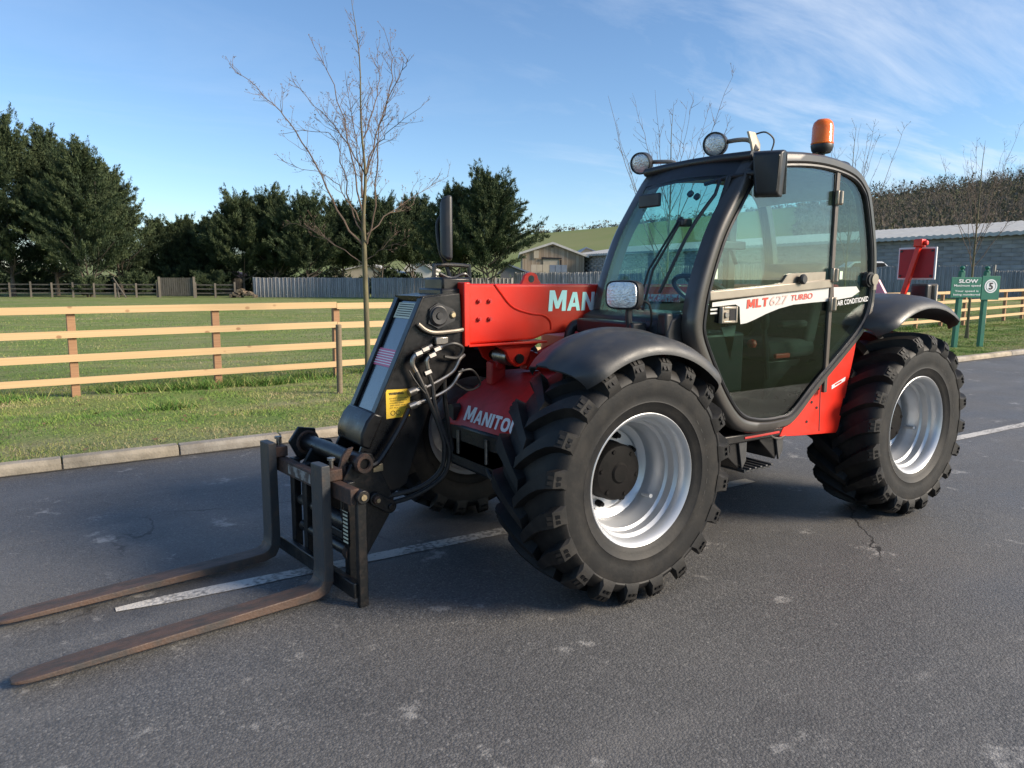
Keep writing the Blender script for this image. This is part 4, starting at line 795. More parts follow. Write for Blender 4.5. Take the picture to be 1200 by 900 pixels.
# ------------------------------------------------------------------ wheels
def tyre_b(s):
    b = B(); prof = [(.318, .185), (.335, .205), (.36, .215), (.385, .223), (.392, .228), (.398, .226), (.43, .232), (.475, .236), (.505, .234), (.512, .238), (.520, .236), (.540, .220), (.558, .200), (.568, .17), (.575, .10), (.577, 0)]
    full = prof + [(r, -y) for r, y in reversed(prof[:-1])] + [(.31, -.17), (.31, .17)]
    b.lathe([(r, y * s) for r, y in full], 96, 'y', closed=True)
    nl = 20
    for side in (1, -1):
        for k in range(nl):
            ph = 2 * PI * (k + (.5 if side < 0 else 0)) / nl
            path = [(-.022, .570, .622, 0, .026), (.02, .570, .625, .06, .027), (.05, .570, .626, .10, .028), (.12, .565, .625, .185, .031), (.175, .555, .621, .242, .036), (.212, .540, .611, .270, .039), (.236, .525, .585, .276, .037), (.243, .505, .535, .278, .034)]
            V = []
            for y, rb_, rt_, th, hw in path:
                y = y * side; yt = y * (1.0 if abs(y) < .2 else 1.02)
                for r, yy, w in ((rb_, y * (.98 if abs(y) > .2 else 1), hw + .012), (rt_, yt, hw)):
                    for sg in (-1, 1):
                        a = ph + th + sg * w / r; V.append((r * math.cos(a), yy * s, r * math.sin(a)))
            m = len(path); Fq = [(0, 1, 3, 2), tuple(4 * (m - 1) + i for i in (0, 2, 3, 1))]
            for i in range(m - 1):
                o = 4 * i; n_ = o + 4; Fq += [(o + 2, o + 3, n_ + 3, n_ + 2), (o, o + 2, n_ + 2, n_), (o + 1, n_ + 1, n_ + 3, o + 3), (o, n_, n_ + 1, o + 1)]
            b.add(V, Fq)
            for rr_, yy_, ww, hh in ((.598, .2265, .020, .010), (.562, .2415, .017, .009)):      # moulded wear pads on the shoulder of each lug
                for q_ in ((-.7, 1), (.7, 1)):
                    a_ = ph + .272 + q_[0] * .018 / rr_; er = Vector((math.cos(a_), 0, math.sin(a_))); et = Vector((-math.sin(a_), 0, math.cos(a_))); ey = Vector((0, side * s, 0)); c_ = er * rr_ + ey * (yy_ + .004)
                    V8 = [c_ + et * x_ * .008 + er * z_ * hh - ey * z_ * hh * .7 + ey * y_ * .004 for x_ in (-1, 1) for y_ in (-1, 1) for z_ in (-1, 1)]
                    b.add(V8, [(0, 1, 3, 2), (4, 6, 7, 5), (0, 4, 5, 1), (2, 3, 7, 6), (0, 2, 6, 4), (1, 5, 7, 3)])
    return b
def rim_b(s):
    b = B(); p = [(.318, .196), (.333, .207), (.340, .203), (.342, .192), (.334, .182), (.318, .180), (.314, .15), (.300, .135), (.297, .095), (.288, .085), (.285, .045), (.272, .03), (.268, -.02), (.262, -.04), (.262, -.06), (.285, -.08), (.29, -.14), (.318, -.16), (.334, -.182), (.342, -.192), (.333, -.205), (.31, -.19), (.302, -.15), (.275, -.13), (.27, -.09), (.252, -.06), (.25, -.03), (.255, .02), (.268, .038), (.272, .08), (.285, .09), (.287, .13), (.303, .145), (.305, .175)]
    b.lathe([(r, y * s) for r, y in p], 80, 'y', closed=True)
    b.lathe([(r, y * s) for r, y in [(.262, -.035), (.235, -.045), (.215, -.062), (.212, -.075), (.11, -.078), (.11, -.095), (.205, -.095), (.225, -.075), (.262, -.055)]], 64, 'y', closed=True)
    b.cyl((.245 * math.cos(3.9), .0 * s, .245 * math.sin(3.9)), (.235 * math.cos(3.9), .07 * s, .235 * math.sin(3.9)), .011, 10)   # valve
    return b
def hub_b(s):
    b = B(); b.lathe([(r, y * s) for r, y in [(0, .045), (.045, .045), (.055, .035), (.10, .034), (.138, .026), (.147, .012), (.149, -.05), (.152, -.06), (.152, -.30), (.09, -.42), (0, -.42)]], 48, 'y')
    for k in range(6): a = k * PI / 3 + .3; b.cyl((.118 * math.cos(a), .02 * s, .118 * math.sin(a)), (.118 * math.cos(a), .036 * s, .118 * math.sin(a)), .011, 6)
    return b
def curved_text(s, txt, mat_, par, rad, a0, step, h, y):
    """raised letters set round the side wall"""
    obs = []
    for i, ch in enumerate(txt):
        if ch == ' ': continue
        a = a0 - i * step * s; er = Vector((math.cos(a), 0, math.sin(a))); et = Vector((math.sin(a), 0, -math.cos(a))) * s
        obs.append(text('t', ch, mat_, None, er * rad + Vector((0, y * s, 0)) - et * h * .32, et, er, height=h, bold=.02, ext=.0015))
    V = B()
    for o in obs:
        V.add([v.co for v in o.data.vertices], [tuple(p.vertices) for p in o.data.polygons]); bpy.data.objects.remove(o, do_unlink=True)
    me = bpy.data.meshes.new('side_lettering'); me.from_pydata(V.v, [], V.f); me.materials.append(mat_); o = bpy.data.objects.new('side_lettering', me); COL.objects.link(o); o.parent = par; return o
LETT = mat('raised_tyre_lettering', (0.030, 0.029, 0.029), rough=.7)
proto = {}
for s in (1, -1):
    w = empty('wheel', (0, 0, 0), T); ty = mk('tyre', tyre_b(s), RUBBER, w, smooth=32); ri = mk('rim', rim_b(s), RIM, w, smooth=35); hu = mk('hub', hub_b(s), HUBM, w, smooth=35)
    nb_ = B(); nb_.cyl((0, -.08 * s, 0), (0, -.05 * s, 0), .019, 6); nb_.cyl((0, -.05 * s, 0), (0, -.032 * s, 0), .012, 10); nut = mk('wheel_nut', nb_, HUBM, w); nut.location = (.182 * math.cos(.4), 0, .182 * math.sin(.4))
    for k in range(1, 8): a = .4 + k * PI / 4; copyp(nut, w, (.182 * math.cos(a), 0, .182 * math.sin(a)))
    if s > 0:
        curved_text(s, 'ALLIANCE', LETT, w, .425, R(212), R(9), .05, .2335); curved_text(s, 'INDUSTRIAL', LETT, w, .43, R(40), R(8), .04, .2335); curved_text(s, '460/70 R24', LETT, w, .44, R(118), R(6.2), .032, .2335)
    proto[s] = w
ZW = 0.622; TRK = 0.815; WB = 2.5246
for i, (x, s) in enumerate(((0, 1), (-WB, 1), (0, -1), (-WB, -1))):
    if x == 0: w = proto[s]
    else:
        w = proto[s].copy(); COL.objects.link(w); w.parent = T
        for c in proto[s].children: copyp(c, w)
    w.location = (x, TRK * s + (0.0 if s > 0 else 0.0), ZW); w.rotation_euler = (0, 0.11 + i * .37, 0)

# ------------------------------------------------------------------ chassis
b = B(); b.box(-3.15, .34, -.44, .30, .47, .74); mk('chassis', b, BLACKW, T, bevel=.02)
for x in (0, -WB):
    b = B(); b.tube([(x, -.56, ZW), (x, -.3, ZW), (x, -.16, ZW - .03), (x, 0, ZW - .05), (x, .16, ZW - .03), (x, .3, ZW), (x, .56, ZW)], [.10, .085, .12, .17, .12, .085, .10], 18); mk('axle', b, BLACKW, T)
b = B(); b.box(-2.1, -.75, -.92, -.44, .5, 1.25); mk('engine_cover', b, RED, T, bevel=.06, seg=3)
b = B(); b.prism([(-2.15, .55), (-2.05, 1.1), (-2.2, 1.22), (-2.75, 1.24), (-3.1, 1.18), (-3.2, 1.0), (-3.2, .62), (-3.1, .5)], -.52, .40); mk('rear_body', b, BLACKW, T, bevel=.03, seg=3)
# red cover between the front wheels
b = B(); b.add([(.32, -.36, .69), (.30, .52, .69), (.345, -.36, .72), (.325, .52, .72), (.27, -.34, .865), (.26, .52, .865), (.02, -.30, 1.03), (-.02, .52, 1.03), (-.34, -.30, 1.03), (-.34, .52, 1.03), (-.34, -.36, .69), (-.34, .52, .69)],
      [(0, 1, 3, 2), (2, 3, 5, 4), (4, 5, 7, 6), (6, 7, 9, 8), (8, 9, 11, 10), (10, 11, 1, 0), (0, 2, 4, 6, 8, 10), (1, 11, 9, 7, 5, 3)])
hood = mk('front_cover', b, REDD, T, bevel=.012)
td = (Vector((.26, .52, .865)) - Vector((.325, .52, .72))); nn = Vector((.145, 0, .065)).normalized()
block_text('maker_lettering', 'MANITOU', WHITE, hood, Vector((.326, -.165, .765)) + nn * .004, (-.02, .88, 0), td, .54, .080, 1.14, .004)
for yy in (-.29,):
    b = B(); b.prism([(yy - .03, .77), (yy + .03, .75), (yy + .03, .83), (yy + .01, .85), (yy - .03, .84)], .290, .345, 'x'); mk('cover_slot', b, BLKPL, hood, smooth=None)
b = B(); b.box(.03, .13, -.235, -.165, .96, 1.10); b.cyl((.08, -.25, 1.08), (.08, -.15, 1.08), .03, 14); mk('cover_lug', b, REDD, hood, bevel=.008)
b = B(); b.box(-.42, .30, -.34, .50, .50, .70); b.box(.18, .34, -.3, .48, .52, .66); mk('front_crossmember', b, BLACKW, T, bevel=.02)
for y in (-.2, .12, .4): b = B(); b.cyl((.345, y, .56), (.345, y, .70), .012, 10); mk('cover_pin', b, STEEL, T)
# lamps and clutter under the cover, far side linkage
b = B(); b.tube(spline([(.30, .48, .60), (.37, .40, .52), (.36, .2, .50), (.30, .05, .55)], 6), .016, 8); mk('steering_hose', b, HOSE, T)
b = B(); b.cyl((.12, -.52, .62), (.12, .52, .62), .035, 14); mk('steering_ram', b, BLACKW, T)

# ------------------------------------------------------------------ boom
y0, y1 = YC - .18, YC + .18
b = B(); b.prism([(.43, 1.235), (.43, 1.57), (-3.05, 1.56), (-3.15, 1.42), (-3.05, 1.27), (-.5, 1.285), (-.12, 1.27), (-.04, 1.245)], y0, y1); boom = mk('boom', b, RED, T, bevel=.014, seg=3)
b = B(); b.box(.405, .445, y0 - .012, y1 + .012, 1.225, 1.578); mk('boom_collar', b, RED, boom, bevel=.006)
b = B(); b.tube(spline([(.24, y1 + .002, 1.568), (.20, y1 + .002, 1.52), (.12, y1 + .002, 1.44), (.0, y1 + .002, 1.40), (-.10, y1 + .002, 1.385), (-.15, y1 + .002, 1.35), (-.16, y1 + .002, 1.30)], 6), .006, 6); mk('boom_weld', b, RED, boom)
b = B(); b.box(-.12, .42, y0 - .004, y1 + .018, 1.222, 1.236); mk('boom_lower_flange', b, RED, boom, bevel=.003)
for x, z in ((.345, 1.475), (.275, 1.475), (.345, 1.375), (.275, 1.375)):
    b = B(); b.cyl((x, y1, z), (x, y1 + .012, z), .014, 6); b.cyl((x, y1 + .012, z), (x, y1 + .02, z), .007, 10); mk('boom_bolt', b, REDD, boom)
# lifting eye on top
oct_ = []
for k in range(13): a = PI * k / 12; oct_.append((-.13 + .052 * math.cos(a), 1.60 + .038 * math.sin(a)))
b = B(); ring = [(-.05, 1.556)] + oct_ + [(-.215, 1.556)]; b.prism(ring, YC - .012, YC + .012); eye = mk('lifting_eye', b, RED, boom, bevel=.003)
b = B(); b.cyl((-.13, YC - .0135, 1.598), (-.13, YC + .0135, 1.598), .022, 20); mk('eye_hole', b, BLKPL, eye)
block_text('maker_lettering', 'MANITOU', WHITE, boom, Vector((-.135, y1 + .0005, 1.408)), (-1, 0, 0), (0, 0, 1), .70, .112, 1.1, .002, .08)
# ram bracket under the boom and the lift / compensation rams
for yy in (YC + .13, YC - .16):
    b = B(); b.prism([(.25, 1.237), (.15, 1.18), (.12, 1.12), (.07, 1.085), (.01, 1.10), (-.01, 1.14), (-.03, 1.19), (-.12, 1.237)], yy, yy + .03); mk('ram_bracket', b, RED, boom, bevel=.004)
b = B(); b.cyl((.06, YC - .2, 1.135), (.06, YC + .175, 1.135), .028, 20); mk('ram_pin', b, BLACK, boom)
b = B(); b.cyl((.06, YC - .06, 1.135), (.06, YC + .09, 1.135), .05, 20); b.cyl((.03, YC + .01, 1.13), (-.12, YC + .01, 1.10), .026, 16); mk('ram_rod', b, STEEL, boom)
b = B(); b.cyl((-.10, YC + .01, 1.105), (-1.6, YC + .01, .82), .055, 20); b.cyl((-.08, YC + .01, 1.108), (-.13, YC + .01, 1.10), .062, 20); mk('lift_ram', b, RED, boom)
b = B(); b.tube(spline([(-.10, YC + .13, 1.16), (-.22, YC + .15, 1.20), (-.34, YC + .14, 1.15), (-.45, YC + .12, 1.08)], 6), .012, 8); mk('ram_hose', b, RED, boom)
# inner section and head
b = B(); b.box(.40, .56, YC - .14, YC + .14, 1.262, 1.545); mk('inner_boom', b, BLACK, T, bevel=.01)
b = B(); b.box(.36, .54, YC - .10, YC + .12, 1.53, 1.605); mk('boom_top_guard', b, BLACK, T, bevel=.012)
hn, hf = YC + .17, YC - .17
prof = [(.685, 1.50), (.46, 1.52), (.43, 1.22), (.50, 1.10), (.62, .98), (.72, .74), (.80, .50), (.90, .44), (1.0, .50), (1.09, .64), (1.045, .745)]
head = empty('boom_head', (.8, YC, .5), T); hb_ = Vector((.8, YC, .5)); MH = Matrix.Translation(-hb_)
for a, c in ((hn - .02, hn), (hf, hf + .02)):
    b = B(); b.prism(prof, a, c); mk('side_plate', b, BLACK, head, bevel=.004, M=MH)
e0 = Vector((.685, 0, 1.50)); e1 = Vector((1.045, 0, .745)); ed = (e1 - e0).normalized(); en = Vector((-ed.z, 0, ed.x)); en = en if en.x > 0 else -en
def slope(t, off, y): p = e0.lerp(e1, t) + en * off; return Vector((p.x, y, p.z))
b = B(); b.add([slope(t, o, y) for t in (0.0, .80) for o in (-.04, -.012) for y in (hf + .021, hn - .021)], [(0, 1, 3, 2), (4, 6, 7, 5), (0, 4, 5, 1), (2, 3, 7, 6), (0, 2, 6, 4), (1, 5, 7, 3)]); mk('front_plate', b, BLACKG, head, smooth=None, M=MH)
for a, c in ((hn - .05, hn + .003), (hf - .003, hf + .05)):
    b = B(); b.add([slope(t, o, y) for t in (-.005, .80) for o in (-.011, .006) for y in (a, c)], [(0, 1, 3, 2), (4, 6, 7, 5), (0, 4, 5, 1), (2, 3, 7, 6), (0, 2, 6, 4), (1, 5, 7, 3)]); mk('edge_strip', b, BLACK, head, bevel=.004, M=MH)
b = B(); pts = [slope(.79, .012, 0), slope(.86, .03, 0), slope(.95, .03, 0), slope(1.02, .005, 0), slope(1.02, -.05, 0), slope(.79, -.05, 0)]; b.prism([(p.x, p.z) for p in pts], hf - .006, hn + .006); mk('nose_casting', b, BLACK, head, bevel=.012, M=MH)
b = B(); b.prism([(.70, 1.505), (.46, 1.525), (.46, 1.50), (.69, 1.48)], hf + .02, hn - .02); mk('top_plate', b, BLACK, head, smooth=None, M=MH)
b = B(); b.prism([(.46, 1.26), (.60, 1.0), (.74, .62), (.86, .48), (.95, .6), (.90, .8), (.66, 1.42), (.48, 1.48)], hf + .03, hn - .03); mk('head_casting', b, BLACK, head, smooth=None, M=MH)
# decals on the head
def sdecal(name, t0, t1, ya, yb, m, off=-.0095):
    b = B(); b.add([slope(t0, off, ya), slope(t0, off, yb), slope(t1, off, yb), slope(t1, off, ya)], [(0, 1, 2, 3)]); return mk(name, b, m, head, smooth=None, M=MH)
sdecal('cream_label', .04, .15, hf + .06, hn - .06, CREAM)
for k in range(6): sdecal('label_line', .05 + k * .016, .056 + k * .016, hf + .08, hn - .085, INK, -.008)
sdecal('pink_label', .37, .49, hf + .025, hn - .025, PINK)
for k in range(6): sdecal('label_line', .385 + k * .017, .391 + k * .017, hf + .045, hn - .05, WHITE, -.008)
b = B(); b.add([(0.911, hn + .0025, 1.02), (0.771, hn + .0025, 1.015), (0.776, hn + .0025, .868), (0.911, hn + .0025, .865)], [(0, 1, 2, 3)]); wl = mk('warning_label', b, YELLOW, head, smooth=None, M=MH)
text('warning_lettering', 'WARNING', INK, wl, Vector((0.895, hn + .0025, .990)) - hb_, (-1, 0, 0), (0, 0, 1), width=.085, height=.014, bold=.04, ext=.002)
for k, s in enumerate(('DO NOT STAND NEAR', 'FORKS OR BENEATH', 'A RAISED LOAD', 'KEEP CLEAR OF BOOM', 'AT ALL TIMES')):
    text('label_print', s, INK, wl, Vector((.892 - .004 * (k % 2), hn + .0025, .968 - k * .0125)) - hb_, (-1, 0, 0), (0, 0, 1), width=.108 - .012 * (k % 3), height=.0065, ext=.002)
b = B(); b.torus((0.873, hn + .004, .893), .012, .0012, 'y', 20, 5); b.torus((0.843, hn + .004, .893), .012, .0012, 'y', 20, 5); mk('label_pictogram', b, INK, wl, M=MH)
# head pivot, handle bar, plate
b = B(); b.lathe([(0, hn + .035), (.018, hn + .035), (.02, hn + .028), (.045, hn + .03), (.05, hn + .02), (.055, hn + .018), (.06, hn)], 28, 'y', (.60, 0, 1.40)); b.prism([(.66, 1.36), (.6, 1.33), (.50, 1.37), (.49, 1.41), (.51, 1.435), (.6, 1.47), (.65, 1.44)], hn, hn + .012); mk('pivot_pin', b, BLKPL, head, M=MH)
b = B(); b.lathe([(0, hn + .024), (.012, hn + .024), (.016, hn + .02), (.02, hn + .012), (.02, hn + .01)], 18, 'y', (.512, 0, 1.402)); mk('pin_bolt', b, BRASS, head, M=MH)
b = B(); b.tube(spline([(.725, hn + .018, 1.36), (.68, hn + .022, 1.325), (.62, hn + .022, 1.31), (.50, hn + .022, 1.315), (.45, hn + .01, 1.32)], 6), .011, 8); mk('pipe_guard', b, BEIGE, head, M=MH)
b = B(); b.box(.55, .625, hn + .003, hn + .03, 1.245, 1.285); mk('valve_block', b, STEEL, head, bevel=.004, M=MH)
# couplings, pipes and hoses
yo = hn + .045
def pipe(name, P, r, m, par=None, n=8): b = B(); b.tube(spline([Vector(p) for p in P], 6), r, n); return mk(name, b, m, par or head, M=MH if (par or head) is head else None)
pipe('steel_pipe', [(.70, yo, 1.02), (.60, yo, 1.06), (.53, yo, 1.10), (.49, yo, 1.16), (.45, yo - .02, 1.18)], .010, STEEL)
pipe('steel_pipe', [(.71, yo, .945), (.60, yo, .985), (.54, yo, 1.02), (.50, yo, 1.07), (.46, yo - .02, 1.10)], .010, STEEL)
for p, q in (((.80, yo, 1.00), (.70, yo, 1.03)), ((.80, yo, .925), (.70, yo, .955))):
    p, q = Vector(p), Vector(q); b = B(); b.cyl(p, p.lerp(q, .4), .022, 14); b.cyl(p.lerp(q, .4), p.lerp(q, .65), .017, 6); b.cyl(p.lerp(q, .65), q, .013, 12); mk('hose_coupling', b, STEEL, head, M=MH)
pipe('elbow_fitting', [(.66, yo, 1.245), (.72, yo, 1.215), (.765, yo, 1.19), (.775, yo, 1.15), (.755, yo, 1.11)], .013, STEEL)
pipe('elbow_fitting', [(.60, yo, 1.235), (.65, yo, 1.20), (.69, yo, 1.17), (.685, yo, 1.12)], .013, STEEL)
for x, z in ((.70, 1.225), (.74, 1.205), (.66, 1.19), (.63, 1.222), (.688, 1.10)): b = B(); b.cyl((x - .018, yo, z + .006), (x + .018, yo, z - .006), .019, 6); mk('hose_nut', b, STEEL, head, M=MH)
pipe('hydraulic_hose', [(.755, yo, 1.11), (.72, yo + .01, 1.03), (.68, yo + .015, .93), (.63, yo + .02, .80), (.60, yo + .02, .68), (.62, yo, .55), (.74, yo - .02, .47), (.95, yo - .02, .45)], .013, HOSE)
pipe('hydraulic_hose', [(.685, yo, 1.10), (.66, yo, 1.03), (.65, yo + .01, .92), (.61, yo + .02, .78), (.57, yo + .02, .66), (.60, yo, .52), (.75, yo - .03, .43), (.93, yo - .02, .41)], .013, HOSE)
pipe('hydraulic_hose', [(.60, yo, 1.235), (.53, yo + .01, 1.25), (.47, yo, 1.22), (.50, yo - .01, 1.17), (.58, yo - .01, 1.18)], .010, HOSE)
pipe('hydraulic_hose', [(.50, yo, 1.09), (.42, yo, 1.10), (.36, yo - .02, 1.05), (.34, yo - .04, 1.00), (.42, yo - .03, .98), (.52, yo, 1.03)], .007, HOSE)
pipe('tilt_hose', [(.80, yo, .915), (.86, yo + .01, .82), (.93, yo + .01, .72), (.985, yo + .01, .655), (1.04, yo + .02, .64), (1.10, yo + .01, .655)], .016, BLACK)
pipe('wire_tie', [(.80, yo + .01, 1.12), (.76, yo + .02, 1.05), (.70, yo + .02, .98)], .004, HOSE)
pipe('hydraulic_hose', [(.50, hn - .1, 1.22), (.53, hn - .06, 1.0), (.50, hn - .08, .8), (.46, hn - .1, .62)], .014, HOSE)

# ------------------------------------------------------------------ fork carriage (a touch of slew, as it hangs on the head)
CM = Matrix.Translation((1.20, YC, 0)) @ Matrix.Rotation(R(6.5), 4, 'Z') @ Matrix.Translation((-1.16, -YC, 0))
CO = Vector((1.16, YC, 0.0)); carr = empty('fork_carriage', CO, T); MC = Matrix.Translation(-CO) @ CM
def cp(name, b, m, bevel=.005, smooth=40, par=None): return mk(name, b, m, par or carr, smooth=smooth, bevel=bevel, M=MC)
pl = [(1.175, .58), (1.12, .66), (1.06, .715), (1.0, .70), (.95, .60), (.875, .44), (.90, .36), (1.05, .15), (1.165, .17), (1.18, .40)]
for ya, yb in ((.075, .097), (-.385, -.363)):
    b = B(); b.prism(pl, ya, yb); cp('hitch_plate', b, BLACKW)
b = B(); b.cyl((1.07, -.53, .665), (1.07, .13, .665), .047, 24); cp('cross_tube', b, BLACK, 0)
b = B(); b.lathe([(.026, .118), (.046, .118), (.052, .13), (.046, .15), (.030, .15), (.026, .14)], 26, 'y', (1.07, 0, .665)); cp('tube_collar', b, RUST, 0)
b = B(); b.cyl((1.07, -.56, .665), (1.07, -.53, .665), .075, 24); b.torus((1.07, -.53, .665), .06, .014); cp('end_flange', b, RUST, 0)
b = B(); b.prism([(1.0, .60), (1.12, .56), (1.18, .68), (1.12, .76), (1.02, .74)], -.545, -.52); cp('hook_plate', b, BLACKW)
b = B(); b.prism([(1.13, .50), (1.19, .50), (1.185, .60), (1.15, .70), (1.12, .735), (1.085, .742), (1.10, .71), (1.13, .66)], .04, .062); cp('hook_plate', b, RUST)
b = B(); b.box(1.195, 1.245, -.63, .315, .52, .60); cp('top_bar', b, RUST, .006)
b = B(); b.add([(1.2455, -.40, .535), (1.2455, -.12, .535), (1.2455, -.12, .588), (1.2455, -.40, .588)], [(0, 1, 2, 3)]); cp('scuffed_paint', b, mat('scuffed_pale_paint', (.28, .27, .25), (.08, .06, .05), 18, .7, lo=.42, hi=.55), 0, None)
b = B(); b.box(1.195, 1.235, -.63, .305, .045, .125); cp('bottom_bar', b, BLACKW, .006)
b = B(); b.box(1.165, 1.215, .295, .325, .0, .585); cp('end_bar', b, BLACKW, .005)
b = B(); b.cyl((1.19, .27, .56), (1.19, .345, .56), .034, 22); cp('end_boss', b, BLACKW, .004)
b = B(); b.cyl((1.19, .345, .56), (1.19, .352, .56), .015, 14); cp('boss_bolt', b, BRASS, 0)
for yy in (-.50, -.34, .14): b = B(); b.box(1.15, 1.195, yy, yy + .05, .06, .60); cp('upright', b, BLACKW, .005)
b = B(); b.box(1.10, 1.15, -.36, .075, .18, .30); b.box(1.10, 1.16, -.36, .075, .50, .57); cp('hitch_beam', b, BLACKW, .008)
b = B(); b.cyl((1.15, -.5, .36), (1.15, -.05, .36), .028, 18); cp('lock_ram_rod', b, STEEL, 0)
b = B(); b.cyl((1.15, -.12, .36), (1.15, .13, .36), .042, 18); cp('lock_ram', b, BLACKW, 0)
b = B(); b.lathe([(.022, .13), (.040, .13), (.043, .15), (.040, .175), (.022, .175)], 22, 'y', (1.165, 0, .225)); cp('lower_bush', b, RUST, 0)
b = B(); b.cyl((1.165, -.4, .225), (1.165, .15, .225), .03, 18); cp('lower_pin', b, BLACK, 0)
b = B()
lk = [(.998, .46), (.912, .405)]; dx = Vector((lk[1][0] - lk[0][0], 0, lk[1][1] - lk[0][1])).normalized(); nx_ = Vector((-dx.z, 0, dx.x)); ring = []
for k in range(9): a = PI / 2 + PI * k / 8; ring.append((lk[0][0] + (dx.x * math.cos(a) + nx_.x * math.sin(a)) * .036, lk[0][1] + (dx.z * math.cos(a) + nx_.z * math.sin(a)) * .036))
for k in range(9): a = -PI / 2 + PI * k / 8; ring.append((lk[1][0] + (dx.x * math.cos(a) + nx_.x * math.sin(a)) * .036, lk[1][1] + (dx.z * math.cos(a) + nx_.z * math.sin(a)) * .036))
b.prism(ring, .099, .125); cp('tilt_link', b, BLACKW)
b = B(); b.cyl((lk[0][0], .10, lk[0][1]), (lk[0][0], .142, lk[0][1]), .022, 18); cp('link_pin', b, RUST, .003)
b = B(); b.cyl((lk[0][0], .142, lk[0][1]), (lk[0][0], .150, lk[0][1]), .011, 12); cp('link_bolt', b, BRASS, 0)
b = B(); b.cyl((lk[1][0], .10, lk[1][1]), (lk[1][0], .135, lk[1][1]), .018, 18); cp('link_pin', b, BLACK, .003)
b = B(); b.box(.94, 1.0, .06, .105, .60, .64); cp('grease_block', b, BRASS, .004)
b = B(); b.prism([(.84, .36), (.98, .44), (1.0, .52), (.90, .62), (.80, .56)], -.30, .02); cp('hitch_casting', b, BLACK, .01)
b = B(); b.tube([(.93, -.14, .55), (.80, -.14, .72), (.66, -.14, 1.0)], .045, 16); cp('tilt_ram', b, BLACK, 0)
b = B(); b.box(1.216, 1.222, .175, .245, .29, .47); pw = cp('load_plate', b, BLACK, 0, None)
for k in range(8): b = B(); b.box(1.2225, 1.2235, .188, .236, .305 + k * .0195, .315 + k * .0195); mk('load_chart_line', b, CREAM, pw, smooth=None, M=MC)
b = B(); b.add([(1.2235, .182, .463), (1.2235, .24, .463), (1.2235, .24, .467), (1.2235, .182, .467)], [(0, 1, 2, 3)]); mk('load_chart_line', b, CREAM, pw, smooth=None, M=MC)
pipe_ = B(); pipe_.tube(spline([(1.14, .14, .33), (1.17, .16, .27), (1.13, .15, .22), (1.12, .14, .17)], 5), .004, 6); cp('retaining_wire', pipe_, RUST, 0)
def fork(yc, name_pin):
    path = [(1.285, .69, .046, .06), (1.285, .60, .048, .06), (1.285, .16, .052, .06), (1.289, .10, .058, .06), (1.309, .062, .062, .06), (1.352, .046, .050, .06), (1.43, .043, .044, .06), (1.75, .041, .038, .06), (2.10, .039, .031, .06), (2.42, .036, .025, .059), (2.55, .033, .018, .052), (2.60, .031, .014, .036), (2.615, .030, .011, .02)]
    b = B(); V = []; n = len(path)
    for i, (x, z, th, hw) in enumerate(path):
        a = path[max(i - 1, 0)]; c = path[min(i + 1, n - 1)]; d = Vector((c[0] - a[0], 0, c[1] - a[1])).normalized(); nn_ = Vector((-d.z, 0, d.x))
        for k, q in ((-1, -1), (1, -1), (1, 1), (-1, 1)): V.append(Vector((x, yc + q * hw, z)) + nn_ * k * th / 2)
    Fq = [(3, 2, 1, 0), tuple(4 * (n - 1) + i for i in range(4))]
    for i in range(n - 1):
        for k in range(4): Fq.append((4 * i + k, 4 * i + (k + 1) % 4, 4 * i + 4 + (k + 1) % 4, 4 * i + 4 + k))
    b.add(V, Fq); f = cp('fork', b, [FORKM, FORKSH], .004, 35)
    for p in f.data.polygons:
        if p.center.z > .10 and p.center.x < 1.5 - CO.x: p.material_index = 1
    b = B(); b.box(1.19, 1.275, yc - .05, yc + .05, .603, .66); mk('fork_hook', b, RUST, f, bevel=.005, M=MC)
    b = B(); b.cyl((1.225, yc, .65), (1.225, yc, .70), .011, 12); b.cyl((1.225, yc, .70), (1.225, yc, .712), .02, 14); mk('fork_pin', b, STEEL, f, M=MC)
fork(.085, 1); fork(-.57, 1)

# ------------------------------------------------------------------ cab
RING = [(-.862, 2.223), (-.735, 2.045), (-.614, 1.854), (-.515, 1.62), (-.468, 1.45), (-.465, 1.30), (-.548, 1.133), (-.695, .91), (-.84, .765), (-1.01, .715), (-1.22, .712), (-1.375, .745), (-1.60, .925), (-1.83, 1.09), (-2.03, 1.245), (-2.125, 1.38), (-2.147, 1.56), (-2.125, 1.80), (-2.04, 2.09), (-1.97, 2.20), (-1.85, 2.275), (-1.65, 2.315), (-1.40, 2.325), (-1.10, 2.305), (-.94, 2.275)]
WID = [.085, .082, .08, .085, .09, .088, .085, .085, .085, .078, .07, .066, .058, .054, .052, .050, .050, .050, .052, .058, .064, .068, .07, .075, .082]
rs = spline([(x, 0, z) for x, z in RING], 5, True); ws = [v.x for v in spline([(w, 0, 0) for w in WID], 5, True)]; nr = len(rs); cen = Vector((-1.35, 0, 1.55))
def inward(i):
    d = rs[(i + 1) % nr] - rs[(i - 1) % nr]; n_ = Vector((-d.z, 0, d.x)).normalized(); return n_ if n_.dot(cen - rs[i]) > 0 else -n_
inn = [inward(i) for i in range(nr)]
def ring_obj(name, yc, s, m, parent):
    b = B(); V = []
    sec = [(0.0, -.045), (0.0, .012), (.10, .032), (.26, .041), (.74, .041), (.92, .030), (1.0, .008), (1.0, -.045)]
    for i in range(nr):
        for u, y in sec: p = rs[i] + inn[i] * (ws[i] * u); V.append((p.x, yc + y * s, p.z))
    m_ = len(sec); b.add(V, [(i * m_ + k, i * m_ + (k + 1) % m_, ((i + 1) % nr) * m_ + (k + 1) % m_, ((i + 1) % nr) * m_ + k) for i in range(nr) for k in range(m_)]); return mk(name, b, m, parent, smooth=38)
